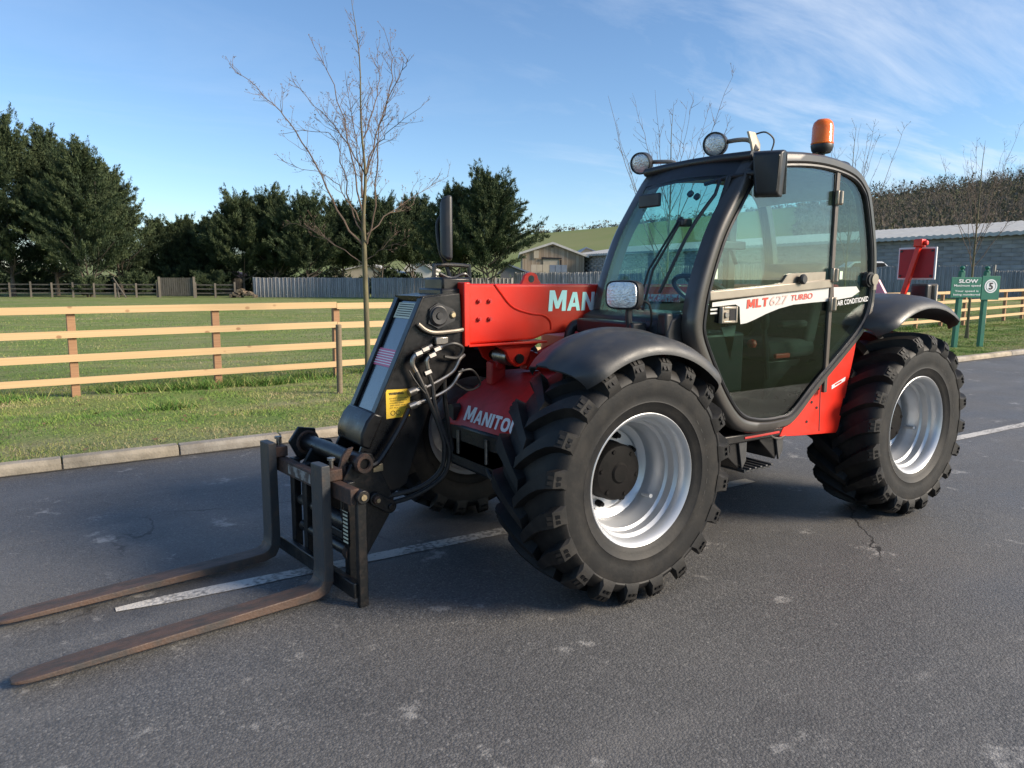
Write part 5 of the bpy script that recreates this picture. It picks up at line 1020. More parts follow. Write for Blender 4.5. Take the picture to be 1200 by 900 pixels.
cab = empty('cab', (-1.3, .46, .7), T); co = Vector((-1.3, .46, .7)); MB_ = Matrix.Translation(-co)
YN, YF = .845, .085
def cb(name, b, m, smooth=40, bevel=0, par=None): return mk(name, b, m, par or cab, smooth=smooth, bevel=bevel, M=MB_)
o = ring_obj('side_frame', YN, 1, FRAME, cab); o.data.transform(MB_); o = ring_obj('side_frame', YF, -1, FRAME, cab); o.data.transform(MB_)
# rubber seal lining the near opening
def inset(i, d): return rs[i] + inn[i] * (ws[i] + d)
b = B(); pts = [inset(i, .004) for i in range(nr)]; pts = [Vector((p.x, YN + .03, p.z)) for p in pts]
b.tube(pts + [pts[0]], .011, 6, cap=False); cb('door_seal', b, BLKPL)
def strip(i0, i1, off, ya, yb, ny=8, bulge=0.0, crown=0.0, th=.012):
    """sheet spanned between the two side frames along the ring indices i0..i1"""
    ids = [i % nr for i in range(i0, i1 + 1)]; V = []
    for lay in (0, th):
        for i in ids:
            for j in range(ny + 1):
                t = j / ny; k = math.sin(PI * t); p = rs[i] + inn[i] * (off + lay - bulge * k); V.append((p.x, ya + (yb - ya) * t, p.z + crown * k))
    m = ny + 1; n = len(ids); Fq = []
    for lay in (0, 1):
        o = lay * n * m
        for i in range(n - 1):
            for j in range(ny): Fq.append((o + i * m + j, o + i * m + j + 1, o + (i + 1) * m + j + 1, o + (i + 1) * m + j))
    o = n * m
    for i in range(n - 1):
        for j in (0, ny): Fq.append((i * m + j, (i + 1) * m + j, o + (i + 1) * m + j, o + i * m + j))
    for j in range(ny):
        for i in (0, n - 1): Fq.append((i * m + j, i * m + j + 1, o + i * m + j + 1, o + i * m + j))
    b = B(); b.add(V, Fq); return b
ya, yb = YF - .01, YN + .01
cb('windscreen', strip(2, 23, .012, ya, yb, 10, .045), GLS, 60)
cb('windscreen_header', strip(-3, 2, .006, ya, yb, 10, .035, 0, .03), BLKPL, 50)
cb('roof', strip(94, 122, .004, ya, yb, 8, 0, .035, .04), FRAME, 60)
cb('headliner', strip(92, 122, .086, ya + .03, yb - .035, 8, 0, .012, .010), mat('beige_headliner', (.50, .42, .31), (.45, .38, .28), 20, .9), 60)
cb('rear_window', strip(78, 93, .012, ya, yb, 6, .02), GLD, 60)
cb('rear_panel', strip(62, 78, .012, ya, yb, 4, 0, 0, .03), BLACK, 60)
cb('floor_pan', strip(40, 62, .015, ya, yb, 3, 0, 0, .05), BLACK, 60)
cb('front_bulkhead', strip(23, 40, .012, ya, yb, 4, .01, 0, .03), BLACK, 60)
b = B(); b.tube([(-.885, YF - .03, 2.262), (-.875, .25, 2.268), (-.87, .46, 2.270), (-.875, .68, 2.268), (-.885, YN + .03, 2.262)], [.026] * 5, 10); cb('roof_front_rail', b, BLKPL)
# cowl below the windscreen
b = B(); b.prism([(-.475, 1.42), (-.39, 1.385), (-.36, 1.32), (-.37, 1.14), (-.50, 1.10), (-.56, 1.12)], YF - .03, YN - .05); cw = cb('cowl', b, BLKPL, 40, .012)
for k in range(5): b = B(); b.box(-.372, -.364, .575 + k * .018, .585 + k * .018, 1.338, 1.372); mk('cowl_vent', b, BLACK, cw, smooth=None, M=MB_ @ Matrix.Translation((-.018, 0, 0)))
b = B(); b.box(-.41, -.355, .72, .79, 1.30, 1.42); cb('wiper_motor_cover', b, BLKPL, 40, .012)
# far side and lower trim
inpoly = [inset(i, -.01) for i in range(nr)]; dpoly = [(p.x, p.z) for p in inpoly]
def clip(poly, f):
    out = []
    for i in range(len(poly)):
        a, c = poly[i], poly[(i + 1) % len(poly)]; fa, fc = f(a), f(c)
        if fa >= 0: out.append(a)
        if fa * fc < 0: k = fa / (fa - fc); out.append((a[0] + (c[0] - a[0]) * k, a[1] + (c[1] - a[1]) * k))
    return out
barz = lambda x: 1.512 + (-.61 - x) * .060            # the door's waist rail rises slightly to the rear
XB = -1.672
up_p = clip(clip(dpoly, lambda p: p[1] - barz(p[0])), lambda p: p[0] - XB); lo_p = clip(clip(dpoly, lambda p: barz(p[0]) - p[1]), lambda p: p[0] - XB); rq = clip(dpoly, lambda p: XB - p[0])
door = empty('door', (-.62, YN + .02, 1.4), cab); door.location = Vector((-.62, YN + .02, 1.4)) - co; MD = Matrix.Translation(-Vector((-.62, YN + .02, 1.4)))
yg = YN + .022
def dp(name, b, m, smooth=40, bevel=0): return mk(name, b, m, door, smooth=smooth, bevel=bevel, M=MD)
b = B(); b.prism(up_p, yg - .006, yg); dp('upper_window', b, GLU, None)
b = B(); b.prism(lo_p, yg - .006, yg); dp('lower_window', b, GLL, None)
b = B(); b.prism(rq, yg - .006, yg); cb('rear_quarter_window', b, GLD, None)
def rounded_inset(poly, d):
    n = len(poly); cx = sum(p[0] for p in poly) / n; cz = sum(p[1] for p in poly) / n; out = []
    for i in range(n):
        a, c = Vector(poly[i - 1]), Vector(poly[(i + 1) % n]); t = (c - a); nn_ = Vector((-t.y, t.x)).normalized() if t.length > 1e-6 else Vector((0, 0))
        p = Vector(poly[i]); nn_ = nn_ if nn_.dot(Vector((cx, cz)) - p) > 0 else -nn_; out.append(p + nn_ * d)
    return out
def edge_band(poly, d, y0_, y1_):
    i_ = rounded_inset(poly, d); n = len(poly); b = B(); V = [(p[0], y1_, p[1]) for p in poly] + [(p[0], y1_, p[1]) for p in i_] + [(p[0], y0_, p[1]) for p in poly] + [(p[0], y0_, p[1]) for p in i_]
    b.add(V, [(i, (i + 1) % n, n + (i + 1) % n, n + i) for i in range(n)] + [(2 * n + i, 3 * n + i, 3 * n + (i + 1) % n, 2 * n + (i + 1) % n) for i in range(n)] + [(n + i, n + (i + 1) % n, 3 * n + (i + 1) % n, 3 * n + i) for i in range(n)]); return b
dp('window_surround', edge_band(up_p, .026, yg - .012, yg + .004), BLKPL, None); dp('lower_surround', edge_band(lo_p, .014, yg - .012, yg + .003), BLKPL, None); cb('quarter_surround', edge_band(rq, .024, yg - .012, yg + .004), BLKPL, None)
b = B(); b.bar((-.575, yg + .008, barz(-.575)), (-1.655, yg + .008, barz(-1.655)), .026, .052); dp('waist_rail', b, BEIGE, 40, .006)
b = B(); b.box(XB - .017, XB + .017, yg - .01, yg + .012, .90, 2.235); cb('hinge_pillar', b, mat('brown_anodised_strip', (.12, .10, .085), (.09, .075, .065), 10, .4, metal=.4), 40, .004)
for z in (2.085, 1.625, 1.45): b = B(); b.box(XB - .028, XB + .028, yg + .012, yg + .034, z - .042, z + .042); b.cyl((XB, yg + .034, z - .04), (XB, yg + .034, z + .04), .014, 12); dp('hinge', b, BEIGE, 40, .006)
# latch, handle, lock
b = B(); b.prism([(-1.13, barz(-1.13) + .026), (-1.60, barz(-1.6) + .026), (-1.60, 1.645), (-1.27, 1.633), (-1.235, 1.625), (-1.19, 1.58)], yg + .001, yg + .010); dp('latch_plate', b, BEIGE, None)
b = B(); b.lathe([(0, yg + .05), (.022, yg + .05), (.03, yg + .042), (.03, yg + .03), (.014, yg + .02), (.014, yg + .006)], 18, 'y', (-1.345, 0, 1.60)); b.box(-1.375, -1.315, yg + .02, yg + .034, 1.585, 1.615); dp('latch_knob', b, BLKPL)
b = B(); b.box(-.668, -.795, yg + .002, yg + .02, 1.362, 1.452); b.box(-.668, -.682, yg + .02, yg + .028, 1.362, 1.452); b.box(-.781, -.795, yg + .02, yg + .028, 1.362, 1.452); b.box(-.682, -.781, yg + .02, yg + .028, 1.438, 1.452); b.box(-.682, -.781, yg + .02, yg + .028, 1.362, 1.376); dp('handle_plate', b, BEIGE, 40, .004)
b = B(); b.box(-.735, -.780, yg + .0205, yg + .023, 1.378, 1.436); dp('handle_recess', b, DARK, None)
b = B(); b.cyl((-.705, yg + .02, 1.407), (-.705, yg + .032, 1.407), .017, 18); dp('door_lock', b, STEEL, 40, .002)
b = B(); b.cyl((-2.055, yg, 1.60), (-2.055, yg + .03, 1.60), .048, 24); b.cyl((-2.055, yg + .03, 1.60), (-2.055, yg + .04, 1.60), .036, 24); lk_ = cb('window_catch', b, BLKPL)
b = B(); b.cyl((-2.08, yg + .038, 1.60), (-2.08, yg + .048, 1.60), .036, 24); b.box(-2.095, -2.065, yg + .04, yg + .047, 1.535, 1.57); cb('catch_plate', b, BEIGE)
# decals on the door
def ypoly(name, pts, m, par=door, off=.0):
    b = B(); b.add([(x, yg + .0045 + off, z) for x, z in pts], [tuple(range(len(pts)))]); M_ = MD if par is door else MB_; return mk(name, b, m, par, smooth=None, M=M_)
sw = [(-.612, 1.475), (-.70, 1.482), (-.862, 1.494), (-1.10, 1.513), (-1.40, 1.532), (-1.652, 1.548), (-1.655, 1.468), (-1.50, 1.462), (-1.31, 1.452), (-1.18, 1.432), (-1.065, 1.404), (-.963, 1.373), (-.90, 1.357), (-.848, 1.352), (-.842, 1.385), (-.835, 1.448), (-.80, 1.462), (-.612, 1.452)]
ypoly('silver_swoosh', sw, SILVER); ypoly('silver_swoosh', [(-1.70, 1.552), (-1.943, 1.556), (-1.981, 1.524), (-1.90, 1.490), (-1.71, 1.472)], SILVER, cab)
for k in range(2): ypoly('silver_stripe', [(-.60, 1.442 - k * .02), (-.655, 1.444 - k * .02), (-.655, 1.434 - k * .02), (-.60, 1.432 - k * .02)], SILVER)
dl = Vector((-.62, YN + .02, 1.4)); sl_ = Vector((-1, 0, .058))
block_text('model_lettering', 'MLT', REDV, door, Vector((-.893, yg + .006, 1.437)) - dl, sl_, (0, 0, 1), .18, .05, 1.0, .0015, .12, .14)
text('model_lettering', '627', mat('pale_red_outline', (.62, .40, .36), rough=.5), door, Vector((-1.092, yg + .006, 1.449)) - dl, sl_, (0, 0, 1), width=.165, height=.052, bold=.006, shear=.15)
text('model_lettering', 'TURBO', REDV, door, Vector((-1.285, yg + .006, 1.474)) - dl, sl_, (0, 0, 1), width=.205, height=.034, bold=.006, shear=.15)
text('cab_lettering', 'AIR CONDITIONED', WHITE, cab, Vector((-1.748, yg + .006, 1.437)) - co, Vector((-1, 0, .075)), (0, 0, 1), width=.335, height=.032, bold=.008)
ypoly('sticker', [(-.615, 1.60), (-.645, 1.601), (-.645, 1.655), (-.615, 1.654)], mat('pale_green_sticker', (.55, .68, .52)), door)
ypoly('sticker', [(-1.755, 1.60), (-1.785, 1.601), (-1.785, 1.65), (-1.755, 1.65)], mat('pale_green_sticker_b', (.55, .68, .52)), cab)
# far side window and panel
b = B(); b.prism(clip(dpoly, lambda p: p[1] - 1.47), YF - .006, YF); cb('far_window', b, GLD, None)
b = B(); b.prism(clip(dpoly, lambda p: 1.47 - p[1]), YF - .02, YF + .005); cb('far_panel', b, BLACK, None)
b = B(); b.box(-1.70, -1.62, YF - .02, YF + .03, 1.45, 2.26); cb('far_pillar', b, FRAME, 40, .01)
b = B(); b.box(-2.12, -.52, YF - .01, YF + .03, 1.45, 1.50); cb('far_rail', b, BLKPL, 40, .008)
# interior
def it(name, b, m, bevel=.02, seg=3, par=None): return mk(name, b, m, par or cab, bevel=bevel, seg=seg, M=MB_)
seat = empty('seat', Vector((-1.55, .46, .9)) - co, cab); MS = Matrix.Translation(-Vector((-1.55, .46, .9)))
b = B(); b.box(-1.82, -1.32, .24, .70, 1.10, 1.22); mk('cushion', b, SEATM, seat, bevel=.045, seg=3, M=MS)
b = B(); b.prism([(-1.70, 1.18), (-1.82, 1.18), (-1.93, 1.62), (-1.92, 1.70), (-1.86, 1.71), (-1.80, 1.62)], .25, .69); mk('backrest', b, SEATM, seat, bevel=.04, seg=3, M=MS)
b = B(); b.box(-1.75, -1.40, .30, .64, .78, 1.10); mk('suspension', b, BLKPL, seat, bevel=.02, M=MS)
b = B(); b.box(-1.66, -1.40, .69, .74, 1.30, 1.345); mk('armrest', b, SEATM, seat, bevel=.018, M=MS)
b = B(); b.box(-.98, -.55, YF + .03, .80, .95, 1.30); b.prism([(-.56, 1.28), (-.56, 1.40), (-.72, 1.42), (-.88, 1.32), (-.95, 1.22)], YF + .04, .60); it('dashboard', b, BLKPL)
b = B(); b.cyl((-.80, .46, 1.22), (-.98, .46, 1.50), .032, 14); it('steering_column', b, BLKPL, 0)
ax = Vector((-.18, 0, .28)).normalized(); b = B(); e1_ = Vector((0, 1, 0)); e2_ = ax.cross(e1_); cc = Vector((-.99, .46, 1.52)); ring_ = [cc + (e1_ * math.cos(a) + e2_ * math.sin(a)) * .185 for a in [2 * PI * k / 40 for k in range(41)]]; b.tube(ring_, .015, 8, cap=False)
for a in (.5, 2.6, 4.7): b.tube([cc - ax * .02, cc + (e1_ * math.cos(a) + e2_ * math.sin(a)) * .183], .012, 6)
it('steering_wheel', b, BLKPL, 0)
b = B(); b.tube(spline([(-1.28, .74, 1.0), (-1.25, .74, 1.18), (-1.24, .73, 1.30)], 4), .016, 8); b.lathe([(0, 1.40), (.022, 1.395), (.03, 1.36), (.022, 1.31), (.014, 1.30)], 14, 'z', (-1.24, .73, 0)); it('joystick', b, BLKPL, 0)
b = B(); b.lathe([(0, .05), (.022, .04), (.03, .02), (.022, 0), (0, 0)], 14, 'z', (-1.12, .74, 1.20)); it('red_knob', b, REDV, 0)
b = B(); b.box(-1.46, -1.32, .74, .765, 1.12, 1.15); it('red_lever_grip', b, REDV, .008)
b = B(); b.lathe([(0, .04), (.04, .03), (.045, 0), (0, 0)], 14, 'z', (-.90, .68, 1.02)); it('red_valve_cap', b, REDV, 0)
b = B(); b.prism([(-.78, 1.33), (-.90, 1.34), (-.86, 1.14)], .79, .80); it('pale_side_panel', b, mat('pale_interior_panel', (.26, .27, .25)), 0)
b = B(); b.box(-1.30, -1.08, .48, .52, 1.78, 1.83); b.tube(spline([(-1.6, .2, 1.70), (-1.5, .2, 1.84), (-1.35, .2, 1.86), (-1.25, .2, 1.78)], 5), .016, 6); it('cab_controls', b, BLKPL, .01)
b = B(); b.box(-.70, -.68, YF + .12, YF + .30, 2.02, 2.10); it('interior_mirror', b, BLKPL, .01)
b = B(); b.box(-.505, -.50, .50, .74, 1.475, 1.515); it('red_dash_sticker', b, mat('red_white_sticker', (.65, .10, .12), (.7, .6, .6), 40, .5, lo=.45, hi=.55), 0)
for y, z in ((.56, 2.075), (.61, 2.055)): b = B(); b.cyl((-.755, y, z), (-.742, y, z + .008), .020, 16); it('screen_sucker', b, BLKPL, 0)

# ------------------------------------------------------------------ wiper, lamps, mirrors, beacon on the cab
def wp(i, t, off):                                    # point on the windscreen
    k = math.sin(PI * t); p = rs[i % nr] + inn[i % nr] * (.012 - .045 * k - off); return Vector((p.x, ya + (yb - ya) * t, p.z))
wip = empty('wiper', wp(22, .70, .02) - co, cab); MW = Matrix.Translation(-wp(22, .70, .02))
b = B(); b.tube([wp(21, .62, .03), wp(15, .66, .05), wp(9, .755, .045)], .008, 6); b.tube([wp(21, .57, .03), wp(15, .62, .05), wp(9, .735, .045)], .007, 6); mk('wiper_arm', b, BLKPL, wip, M=MW)
b = B(); b.tube([wp(3, .87, .018), wp(9, .75, .022), wp(19, .80, .018)][:1] + [wp(4 + k, .90 - .022 * k * .55, .016) for k in range(1, 15)], .010, 6); mk('wiper_blade', b, BLKPL, wip, M=MW)
b = B(); b.box(wp(9, .745, 0).x - .02, wp(9, .745, 0).x + .05, wp(9, .745, 0).y - .03, wp(9, .745, 0).y + .03, wp(9, .745, 0).z - .02, wp(9, .745, 0).z + .02); mk('wiper_joint', b, BLKPL, wip, bevel=.008, M=MW)
def lathe_dir(prof, o, d, n=28):
    o = Vector(o); d = Vector(d).normalized(); a = d.orthogonal().normalized(); c = d.cross(a); b = B(); m = len(prof); V = []
    for k in range(n):
        q = 2 * PI * k / n
        for r, h in prof: V.append(o + d * h + (a * math.cos(q) + c * math.sin(q)) * r)
    b.add(V, [(k * m + i, k * m + i + 1, ((k + 1) % n) * m + i + 1, ((k + 1) % n) * m + i) for k in range(n) for i in range(m - 1)]); return b
def work_lamp(name, o, d, stem, label=None):
    o = Vector(o); L_ = empty(name, o - co, cab); M_ = Matrix.Translation(-o)
    mk('lamp_body', lathe_dir([(.060, .018), (.064, .026), (.069, .022), (.069, 0), (.066, -.04), (.050, -.075), (.025, -.09), (0, -.09)], o, d), BLKPL, L_, M=M_)
    mk('lamp_lens', lathe_dir([(0, .026), (.03, .0255), (.050, .022), (.061, .016)], o, d), LENS, L_, M=M_)
    b = B(); b.tube(spline([o - Vector(d).normalized() * .06] + [Vector(p) for p in stem], 4), .013, 8); mk('lamp_bracket', b, BEIGE if name == 'work_lamp' else BLKPL, L_, M=M_); return L_
work_lamp('work_lamp', (-.92, -.03, 2.335), (.8, .35, -.18), [(-1.0, .06, 2.34), (-1.05, .13, 2.33), (-1.07, .16, 2.28)])
work_lamp('work_lamp', (-.95, .55, 2.372), (.85, .42, -.12), [(-1.0, .64, 2.385), (-1.05, .71, 2.38), (-1.06, .76, 2.32)])
b = B(); b.prism([(-.99, 2.42), (-1.05, 2.42), (-1.10, 2.36), (-1.10, 2.30), (-1.04, 2.30), (-1.02, 2.36)], .735, .75); cb('lamp_bracket_plate', b, mat('cream_bracket_paint', (.62, .55, .42), (.5, .42, .3), 20, .5), 40, .004)
b = B(); b.tube(spline([(-1.06, .74, 2.41), (-1.10, .78, 2.42), (-1.15, .80, 2.38), (-1.14, .79, 2.31)], 5), .005, 6); cb('lamp_cable', b, HOSE)
work_lamp('rear_lamp', (-2.08, .62, 2.30), (-1, .1, -.1), [(-2.04, .62, 2.27)])
# beacon
bo = Vector((-1.66, .76, 2.33)); be = empty('beacon', bo - co, cab); Mb = Matrix.Translation(-bo)
b = B(); b.lathe([(.02, -.04), (.02, .03), (.05, .03), (.060, .045), (.066, .072), (.064, .080), (0, .092)], 28, 'z', tuple(bo)); mk('beacon_base', b, BLKPL, be, M=Mb)
b = B(); b.lathe([(.062, .076), (.067, .086), (.063, .094), (.062, .18), (.055, .208), (.036, .226), (0, .232)], 32, 'z', tuple(bo)); mk('beacon_lens', b, ORANGE, be, M=Mb)
# near mirror
mo = Vector((-.885, .975, 2.155)); mi_ = empty('door_mirror', mo - co, cab); MM = Matrix.Translation(-mo); Rm = Matrix.Translation(mo) @ Matrix.Rotation(R(24), 4, 'Z') @ Matrix.Rotation(R(4), 4, 'Y') @ Matrix.Translation(-mo)
b = B(); V = []
for x, sc in ((.035, .80), (.03, .9), (.0, 1.0), (-.05, 1.0)):
    for y, z in ((-.068, -.12), (.068, -.125), (.084, .115), (-.08, .12)): V.append(mo + Vector((x, y * sc, z * sc)))
b.add(V, [(0, 1, 2, 3)] + [(4 * i + k, 4 * i + (k + 1) % 4, 4 * i + 4 + (k + 1) % 4, 4 * i + 4 + k) for i in range(3) for k in range(4)] + [(15, 14, 13, 12)]); mk('mirror_housing', b, BLKPL, mi_, bevel=.016, seg=3, M=MM @ Rm)
b = B(); b.box(mo.x - .054, mo.x - .051, mo.y - .085, mo.y + .085, mo.z - .11, mo.z + .105); mk('mirror_glass', b, STEEL, mi_, smooth=None, M=MM @ Rm)
b = B(); b.tube([(-.86, .84, 2.16), (-.84, .89, 2.165), (-.86, .94, 2.16)], .016, 8); b.box(-.89, -.84, .855, .90, 2.13, 2.19); mk('mirror_arm', b, BLKPL, mi_, bevel=.006, M=MM)
b = B(); b.tube([(-.80, .62, 2.13), (-.79, .80, 2.15), (-.82, .87, 2.155)], .012, 8); b.tube([(-.79, .80, 2.15), (-.74, .80, 2.03), (-.71, .79, 1.93)], .015, 8); b.cyl((-.72, .79, 1.95), (-.69, .79, 1.88), .026, 12); cb('screen_strut', b, BLKPL)
# head lamp on its stalk
ho = Vector((-.20, .615, 1.515)); hl = empty('head_lamp', ho - Vector((0, 0, 0)), T); MHl = Matrix.Translation(-ho); Rh = Matrix.Translation(ho) @ Matrix.Rotation(R(22), 4, 'Z') @ Matrix.Translation(-ho)
def rr(x, sc, z0=0.0):
    out = []
    for k in range(24):
        a = 2 * PI * k / 24; c_, s_ = math.cos(a), math.sin(a); out.append(ho + Vector((x, math.copysign(abs(c_) ** .5, c_) * .097 * sc, math.copysign(abs(s_) ** .5, s_) * .076 * sc + z0)))
    return out
def loft(rings, cap0=True, cap1=True):
    b = B(); n = len(rings[0]); V = [p for r in rings for p in r]; Fq = [(i * n + k, i * n + (k + 1) % n, (i + 1) * n + (k + 1) % n, (i + 1) * n + k) for i in range(len(rings) - 1) for k in range(n)]
    if cap0: Fq.append(tuple(reversed(range(n))))
    if cap1: Fq.append(tuple(range((len(rings) - 1) * n, len(rings) * n)))
    b.add(V, Fq); return b
mk('lamp_housing', loft([rr(.0, .9), rr(.006, 1.0), rr(-.02, 1.04), rr(-.06, 1.0), rr(-.10, .75), rr(-.115, .4)]), BLKPL, hl, M=MHl @ Rh)
mk('lamp_lens', loft([rr(.006, .915), rr(.013, .88), rr(.018, .6), rr(.019, .2)], False), LENS, hl, M=MHl @ Rh)
b = B(); b.tube(spline([ho + Vector((-.05, 0, -.07)), ho + Vector((-.05, .0, -.13)), ho + Vector((-.07, .0, -.22)), ho + Vector((-.12, -.02, -.25))], 5), .018, 8); mk('lamp_stalk', b, BLKPL, hl, M=MHl)
b = B(); b.tube(spline([ho + Vector((-.09, .04, -.03)), ho + Vector((-.13, .07, -.05)), ho + Vector((-.16, .06, -.14)), ho + Vector((-.17, .02, -.24))], 5), .006, 6); mk('lamp_cable', b, HOSE, hl, M=MHl)
b = B(); b.bar((-.33, .13, 1.325), (-.29, .66, 1.325), .10, .085); cb('lamp_bar', b, BLKPL, 40, .012)
b = B(); b.tube(spline([(-.33, .14, 1.335), (-.29, .10, 1.325), (-.265, .085, 1.28), (-.262, .08, 1.20), (-.27, .08, 1.05)], 6), .030, 12); cb('intake_pipe', b, BLKPL)

# ------------------------------------------------------------------ mudguards
def guard(name, cx, cz, sec, a0, a1, n, m, thick=.012, flat=None):
    """sec: (y, radius); swept from angle a0 to a1 (degrees from straight ahead)"""
    b = B(); V = []; k = len(sec)
    for lay in (0, thick):
        for i in range(n + 1):
            a = R(a0 + (a1 - a0) * i / n); f = flat(a) if flat else 1.0
            u = min(i, n - i) / n; q = max(0, 1 - u / .10) ** 2; y_in = sec[0][0]
            for y, r in sec: V.append((cx + (r - lay - .018 * q) * f * math.cos(a), y - (y - y_in) * .16 * q * abs(y - y_in) / .5, cz + (r - lay - .018 * q) * f * math.sin(a)))
    o = (n + 1) * k; Fq = []
    for q in (0, o):
        for i in range(n):
            for j in range(k - 1): Fq.append((q + i * k + j, q + i * k + j + 1, q + (i + 1) * k + j + 1, q + (i + 1) * k + j))
    for i in range(n):
        for j in (0, k - 1): Fq.append((i * k + j, (i + 1) * k + j, o + (i + 1) * k + j, o + i * k + j))
    for j in range(k - 1):
        for i in (0, n): Fq.append((i * k + j, i * k + j + 1, o + i * k + j + 1, o + i * k + j))
    b.add(V, Fq); return mk(name, b, m, T, smooth=50)
fsec = [(.60, .665), (.605, .700), (.63, .716), (.69, .722), (.70, .734), (.80, .735), (.81, .724), (.92, .718), (1.0, .704), (1.045, .685), (1.072, .660), (1.078, .635)]
guard('front_mudguard', -.02, ZW, fsec, 52, 141, 40, PLASTIC)
guard('front_mudguard', -.02, ZW, [(-y, r) for y, r in fsec], 52, 141, 40, PLASTIC)
rsec = [(.50, .80), (.52, .835), (.60, .852), (.80, .855), (.94, .84), (1.02, .815), (1.06, .775)]
guard('rear_mudguard', -WB, ZW + .03, rsec, 52, 126, 22, PLASTIC, .014); guard('rear_mudguard', -WB, ZW + .03, [(-y, r) for y, r in rsec], 52, 126, 22, PLASTIC, .014)
b = B(); b.box(-2.40, -2.1, .42, .66, 1.24, 1.40); mk('mudguard_support', b, REDD, T, bevel=.02)
for x in (-2.2, -2.34): b = B(); b.cyl((x, .62, 1.36), (x, .64, 1.36), .018, 8); mk('support_bolt', b, RED, T)
# red skirt below the cab, and steps
yr = .835
b = B(); b.prism([(-1.30, .655), (-1.33, .70), (-1.375, .733), (-1.60, .915), (-1.83, 1.08), (-2.02, 1.225), (-2.045, 1.20), (-2.03, 1.12), (-1.965, .86), (-1.905, .635), (-1.885, .612), (-1.49, .638)], yr - .02, yr); mk('skirt_panel', b, RED, T, bevel=.004)
b = B(); b.prism([(-1.675, .985), (-1.683, .985), (-1.70, .645), (-1.692, .645)], yr, yr + .0015); mk('skirt_joint', b, DARK, T, smooth=None)
for x, z in ((-1.56, .72), (-1.60, .84), (-1.655, .80), (-1.66, .92)): b = B(); b.cyl((x, yr, z), (x, yr + .004, z), .009, 10); mk('skirt_screw', b, DARK, T)
b = B(); b.prism([(-1.80, .93), (-1.945, .975), (-1.94, .95), (-1.80, .905)], yr + .001, yr + .003); mk('skirt_decal', b, WHITE, T, smooth=None)
b = B(); b.prism([(-1.83, .935), (-1.90, .955), (-1.90, .945), (-1.83, .925)], yr + .0035, yr + .005); mk('skirt_decal', b, REDD, T, smooth=None)
b = B(); b.box(-1.40, -.80, .30, .83, .655, .71); mk('cab_mount', b, BLACK, T, bevel=.01); b = B(); b.box(-1.30, -.98, .80, .835, .676, .69); mk('cab_mount_trim', b, REDD, T, bevel=.003)
for xa, lo_ in ((-.79, .49), (-1.13, .505)):
    b = B(); V = []
    b.prism([(xa, .70), (xa - .19, .69), (xa - .20, lo_ + .03), (xa - .185, lo_), (xa - .03, lo_ + .13)], .50, .80); st_ = mk('step_box', b, BLACK, T, bevel=.006)
    b = B(); b.prism([(xa - .16, .665), (xa - .235, .655), (xa - .235, lo_ + .05), (xa - .20, lo_)], .800, .815); mk('step_side', b, PLASTIC, st_, smooth=None, bevel=.003)
b = B(); b.box(-1.22, -.98, .62, .84, .475, .495); 
for k in range(5): b.box(-1.22 + k * .05, -1.20 + k * .05, .60, .86, .493, .505)
mk('step_tread', b, PLASTIC, T, bevel=.003)
b = B(); b.tube(spline([(-1.20, .82, .70), (-1.24, .83, .66), (-1.30, .835, .645), (-1.36, .83, .655)], 5), .006, 6); mk('step_cable', b, STEEL, T)

# ------------------------------------------------------------------ far mirror on its bracket, rear board
fo2 = Vector((.10, -.84, 1.58)); fm = empty('offside_mirror', fo2, T); MF = Matrix.Translation(-fo2)
b = B(); V = []; mc = Vector((.05, -.86, 1.93))
for x, sc in ((.045, .72), (.035, .88), (.0, 1.0), (-.035, 1.0)):
    for y, z in ((-.12, -.20), (.10, -.22), (.12, .20), (-.09, .215)): V.append(mc + Vector((x, y * sc, z * sc)))
b.add(V, [(0, 1, 2, 3)] + [(4 * i + k, 4 * i + (k + 1) % 4, 4 * i + 4 + (k + 1) % 4, 4 * i + 4 + k) for i in range(3) for k in range(4)] + [(15, 14, 13, 12)])
Rf = Matrix.Translation(mc) @ Matrix.Rotation(R(-28), 4, 'Z') @ Matrix.Rotation(R(6), 4, 'X') @ Matrix.Translation(-mc); mk('mirror_housing', b, PLASTIC, fm, bevel=.025, seg=3, M=MF @ Rf)
b = B(); b.tube(spline([(.06, -.90, 2.02), (.09, -.92, 1.96), (.085, -.90, 1.80), (.05, -.87, 1.68), (.03, -.86, 1.60)], 5), .014, 8); mk('mirror_arm', b, BLKPL, fm, M=MF)
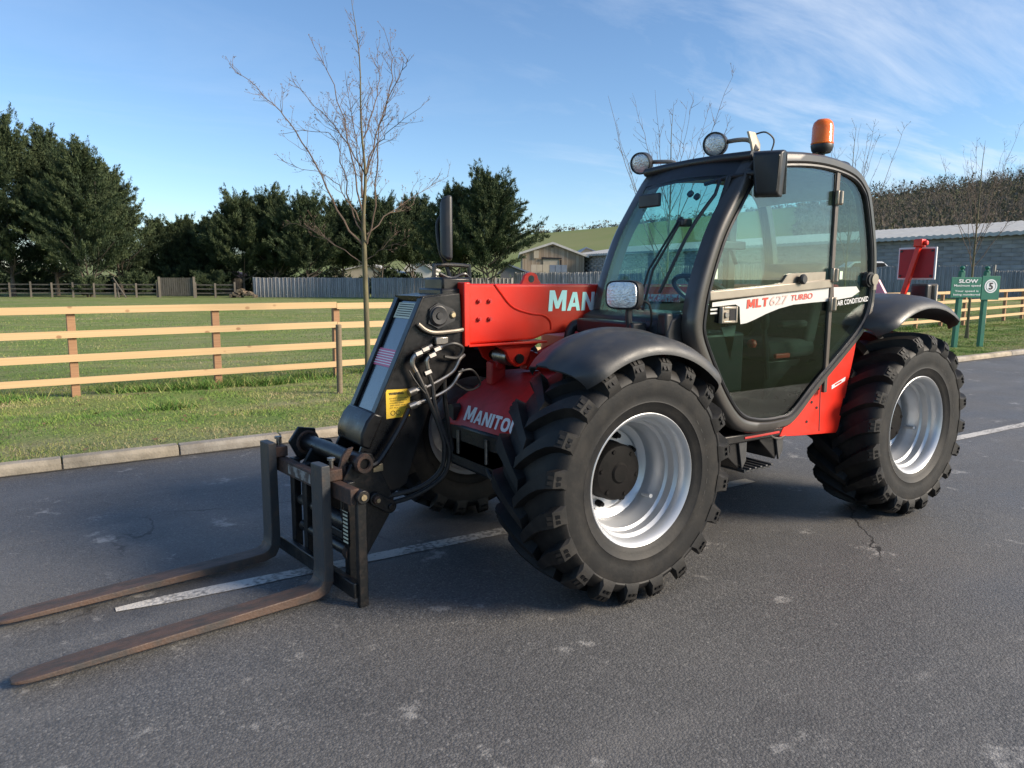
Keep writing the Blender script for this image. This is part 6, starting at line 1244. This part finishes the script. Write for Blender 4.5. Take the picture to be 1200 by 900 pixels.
b = B(); b.tube(spline([(.16, -.84, 1.50), (.16, -.84, 1.66), (.13, -.84, 1.69), (-.08, -.84, 1.685), (-.11, -.84, 1.66), (-.11, -.84, 1.42)], 5), .014, 8); b.tube(spline([(.14, -.80, 1.63), (.05, -.80, 1.60), (-.05, -.80, 1.63), (-.10, -.80, 1.58)], 5), .012, 8); mk('mirror_bracket', b, FRAME, fm, M=MF)
b = B(); b.box(-.2, .2, -.92, -.70, 1.15, 1.48); b.prism([(.20, 1.2), (.26, 1.3), (.16, 1.47), (.12, 1.47)], -.92, -.72); mk('offside_box', b, REDD, T, bevel=.03)
rb_ = Vector((-3.30, .40, 1.40)); rp_ = empty('rear_board', rb_, T); MR = Matrix.Translation(-rb_)
b = B(); b.box(-3.315, -3.30, .375, .665, 1.60, 1.845); mk('board_edge', b, WHITE, rp_, smooth=None, bevel=.003, M=MR)
b = B(); b.box(-3.299, -3.294, .388, .652, 1.613, 1.832); mk('board_face', b, mat('board_red', (.42, .02, .025), (.36, .02, .025), 8, .55), rp_, smooth=None, M=MR)
for y in (.402, .638):
    for z in (1.628, 1.817): b = B(); b.cyl((-3.294, y, z), (-3.288, y, z), .009, 10); mk('board_bolt', b, BLKPL, rp_, M=MR)
b = B(); b.bar((-3.24, .43, 1.34), (-3.27, .555, 1.885), .035, .035, (1, 0, 0)); mk('board_arm', b, RED, rp_, bevel=.004, M=MR)
b = B(); b.box(-3.30, -3.23, .52, .585, 1.845, 1.905); b.cyl((-3.27, .585, 1.875), (-3.27, .61, 1.875), .02, 12); mk('arm_head', b, RED, rp_, bevel=.008, M=MR)
b = B(); b.box(-3.42, -3.34, .46, .60, 1.36, 1.57); mk('rear_mirror_housing', b, BLKPL, rp_, bevel=.02, seg=3, M=MR)
b = B(); b.box(-3.445, -3.415, .55, .63, 1.36, 1.57); mk('rear_mirror_trim', b, BEIGE, rp_, bevel=.015, M=MR)
b = B(); b.prism([(.24, 1.42), (.36, 1.42), (.25, 1.60), (.24, 1.60)], -3.28, -3.25, 'x'); mk('pink_triangle', b, mat('pink_triangle', (.75, .45, .5)), rp_, smooth=None, M=MR)  # small plain pink triangle beside the rear board
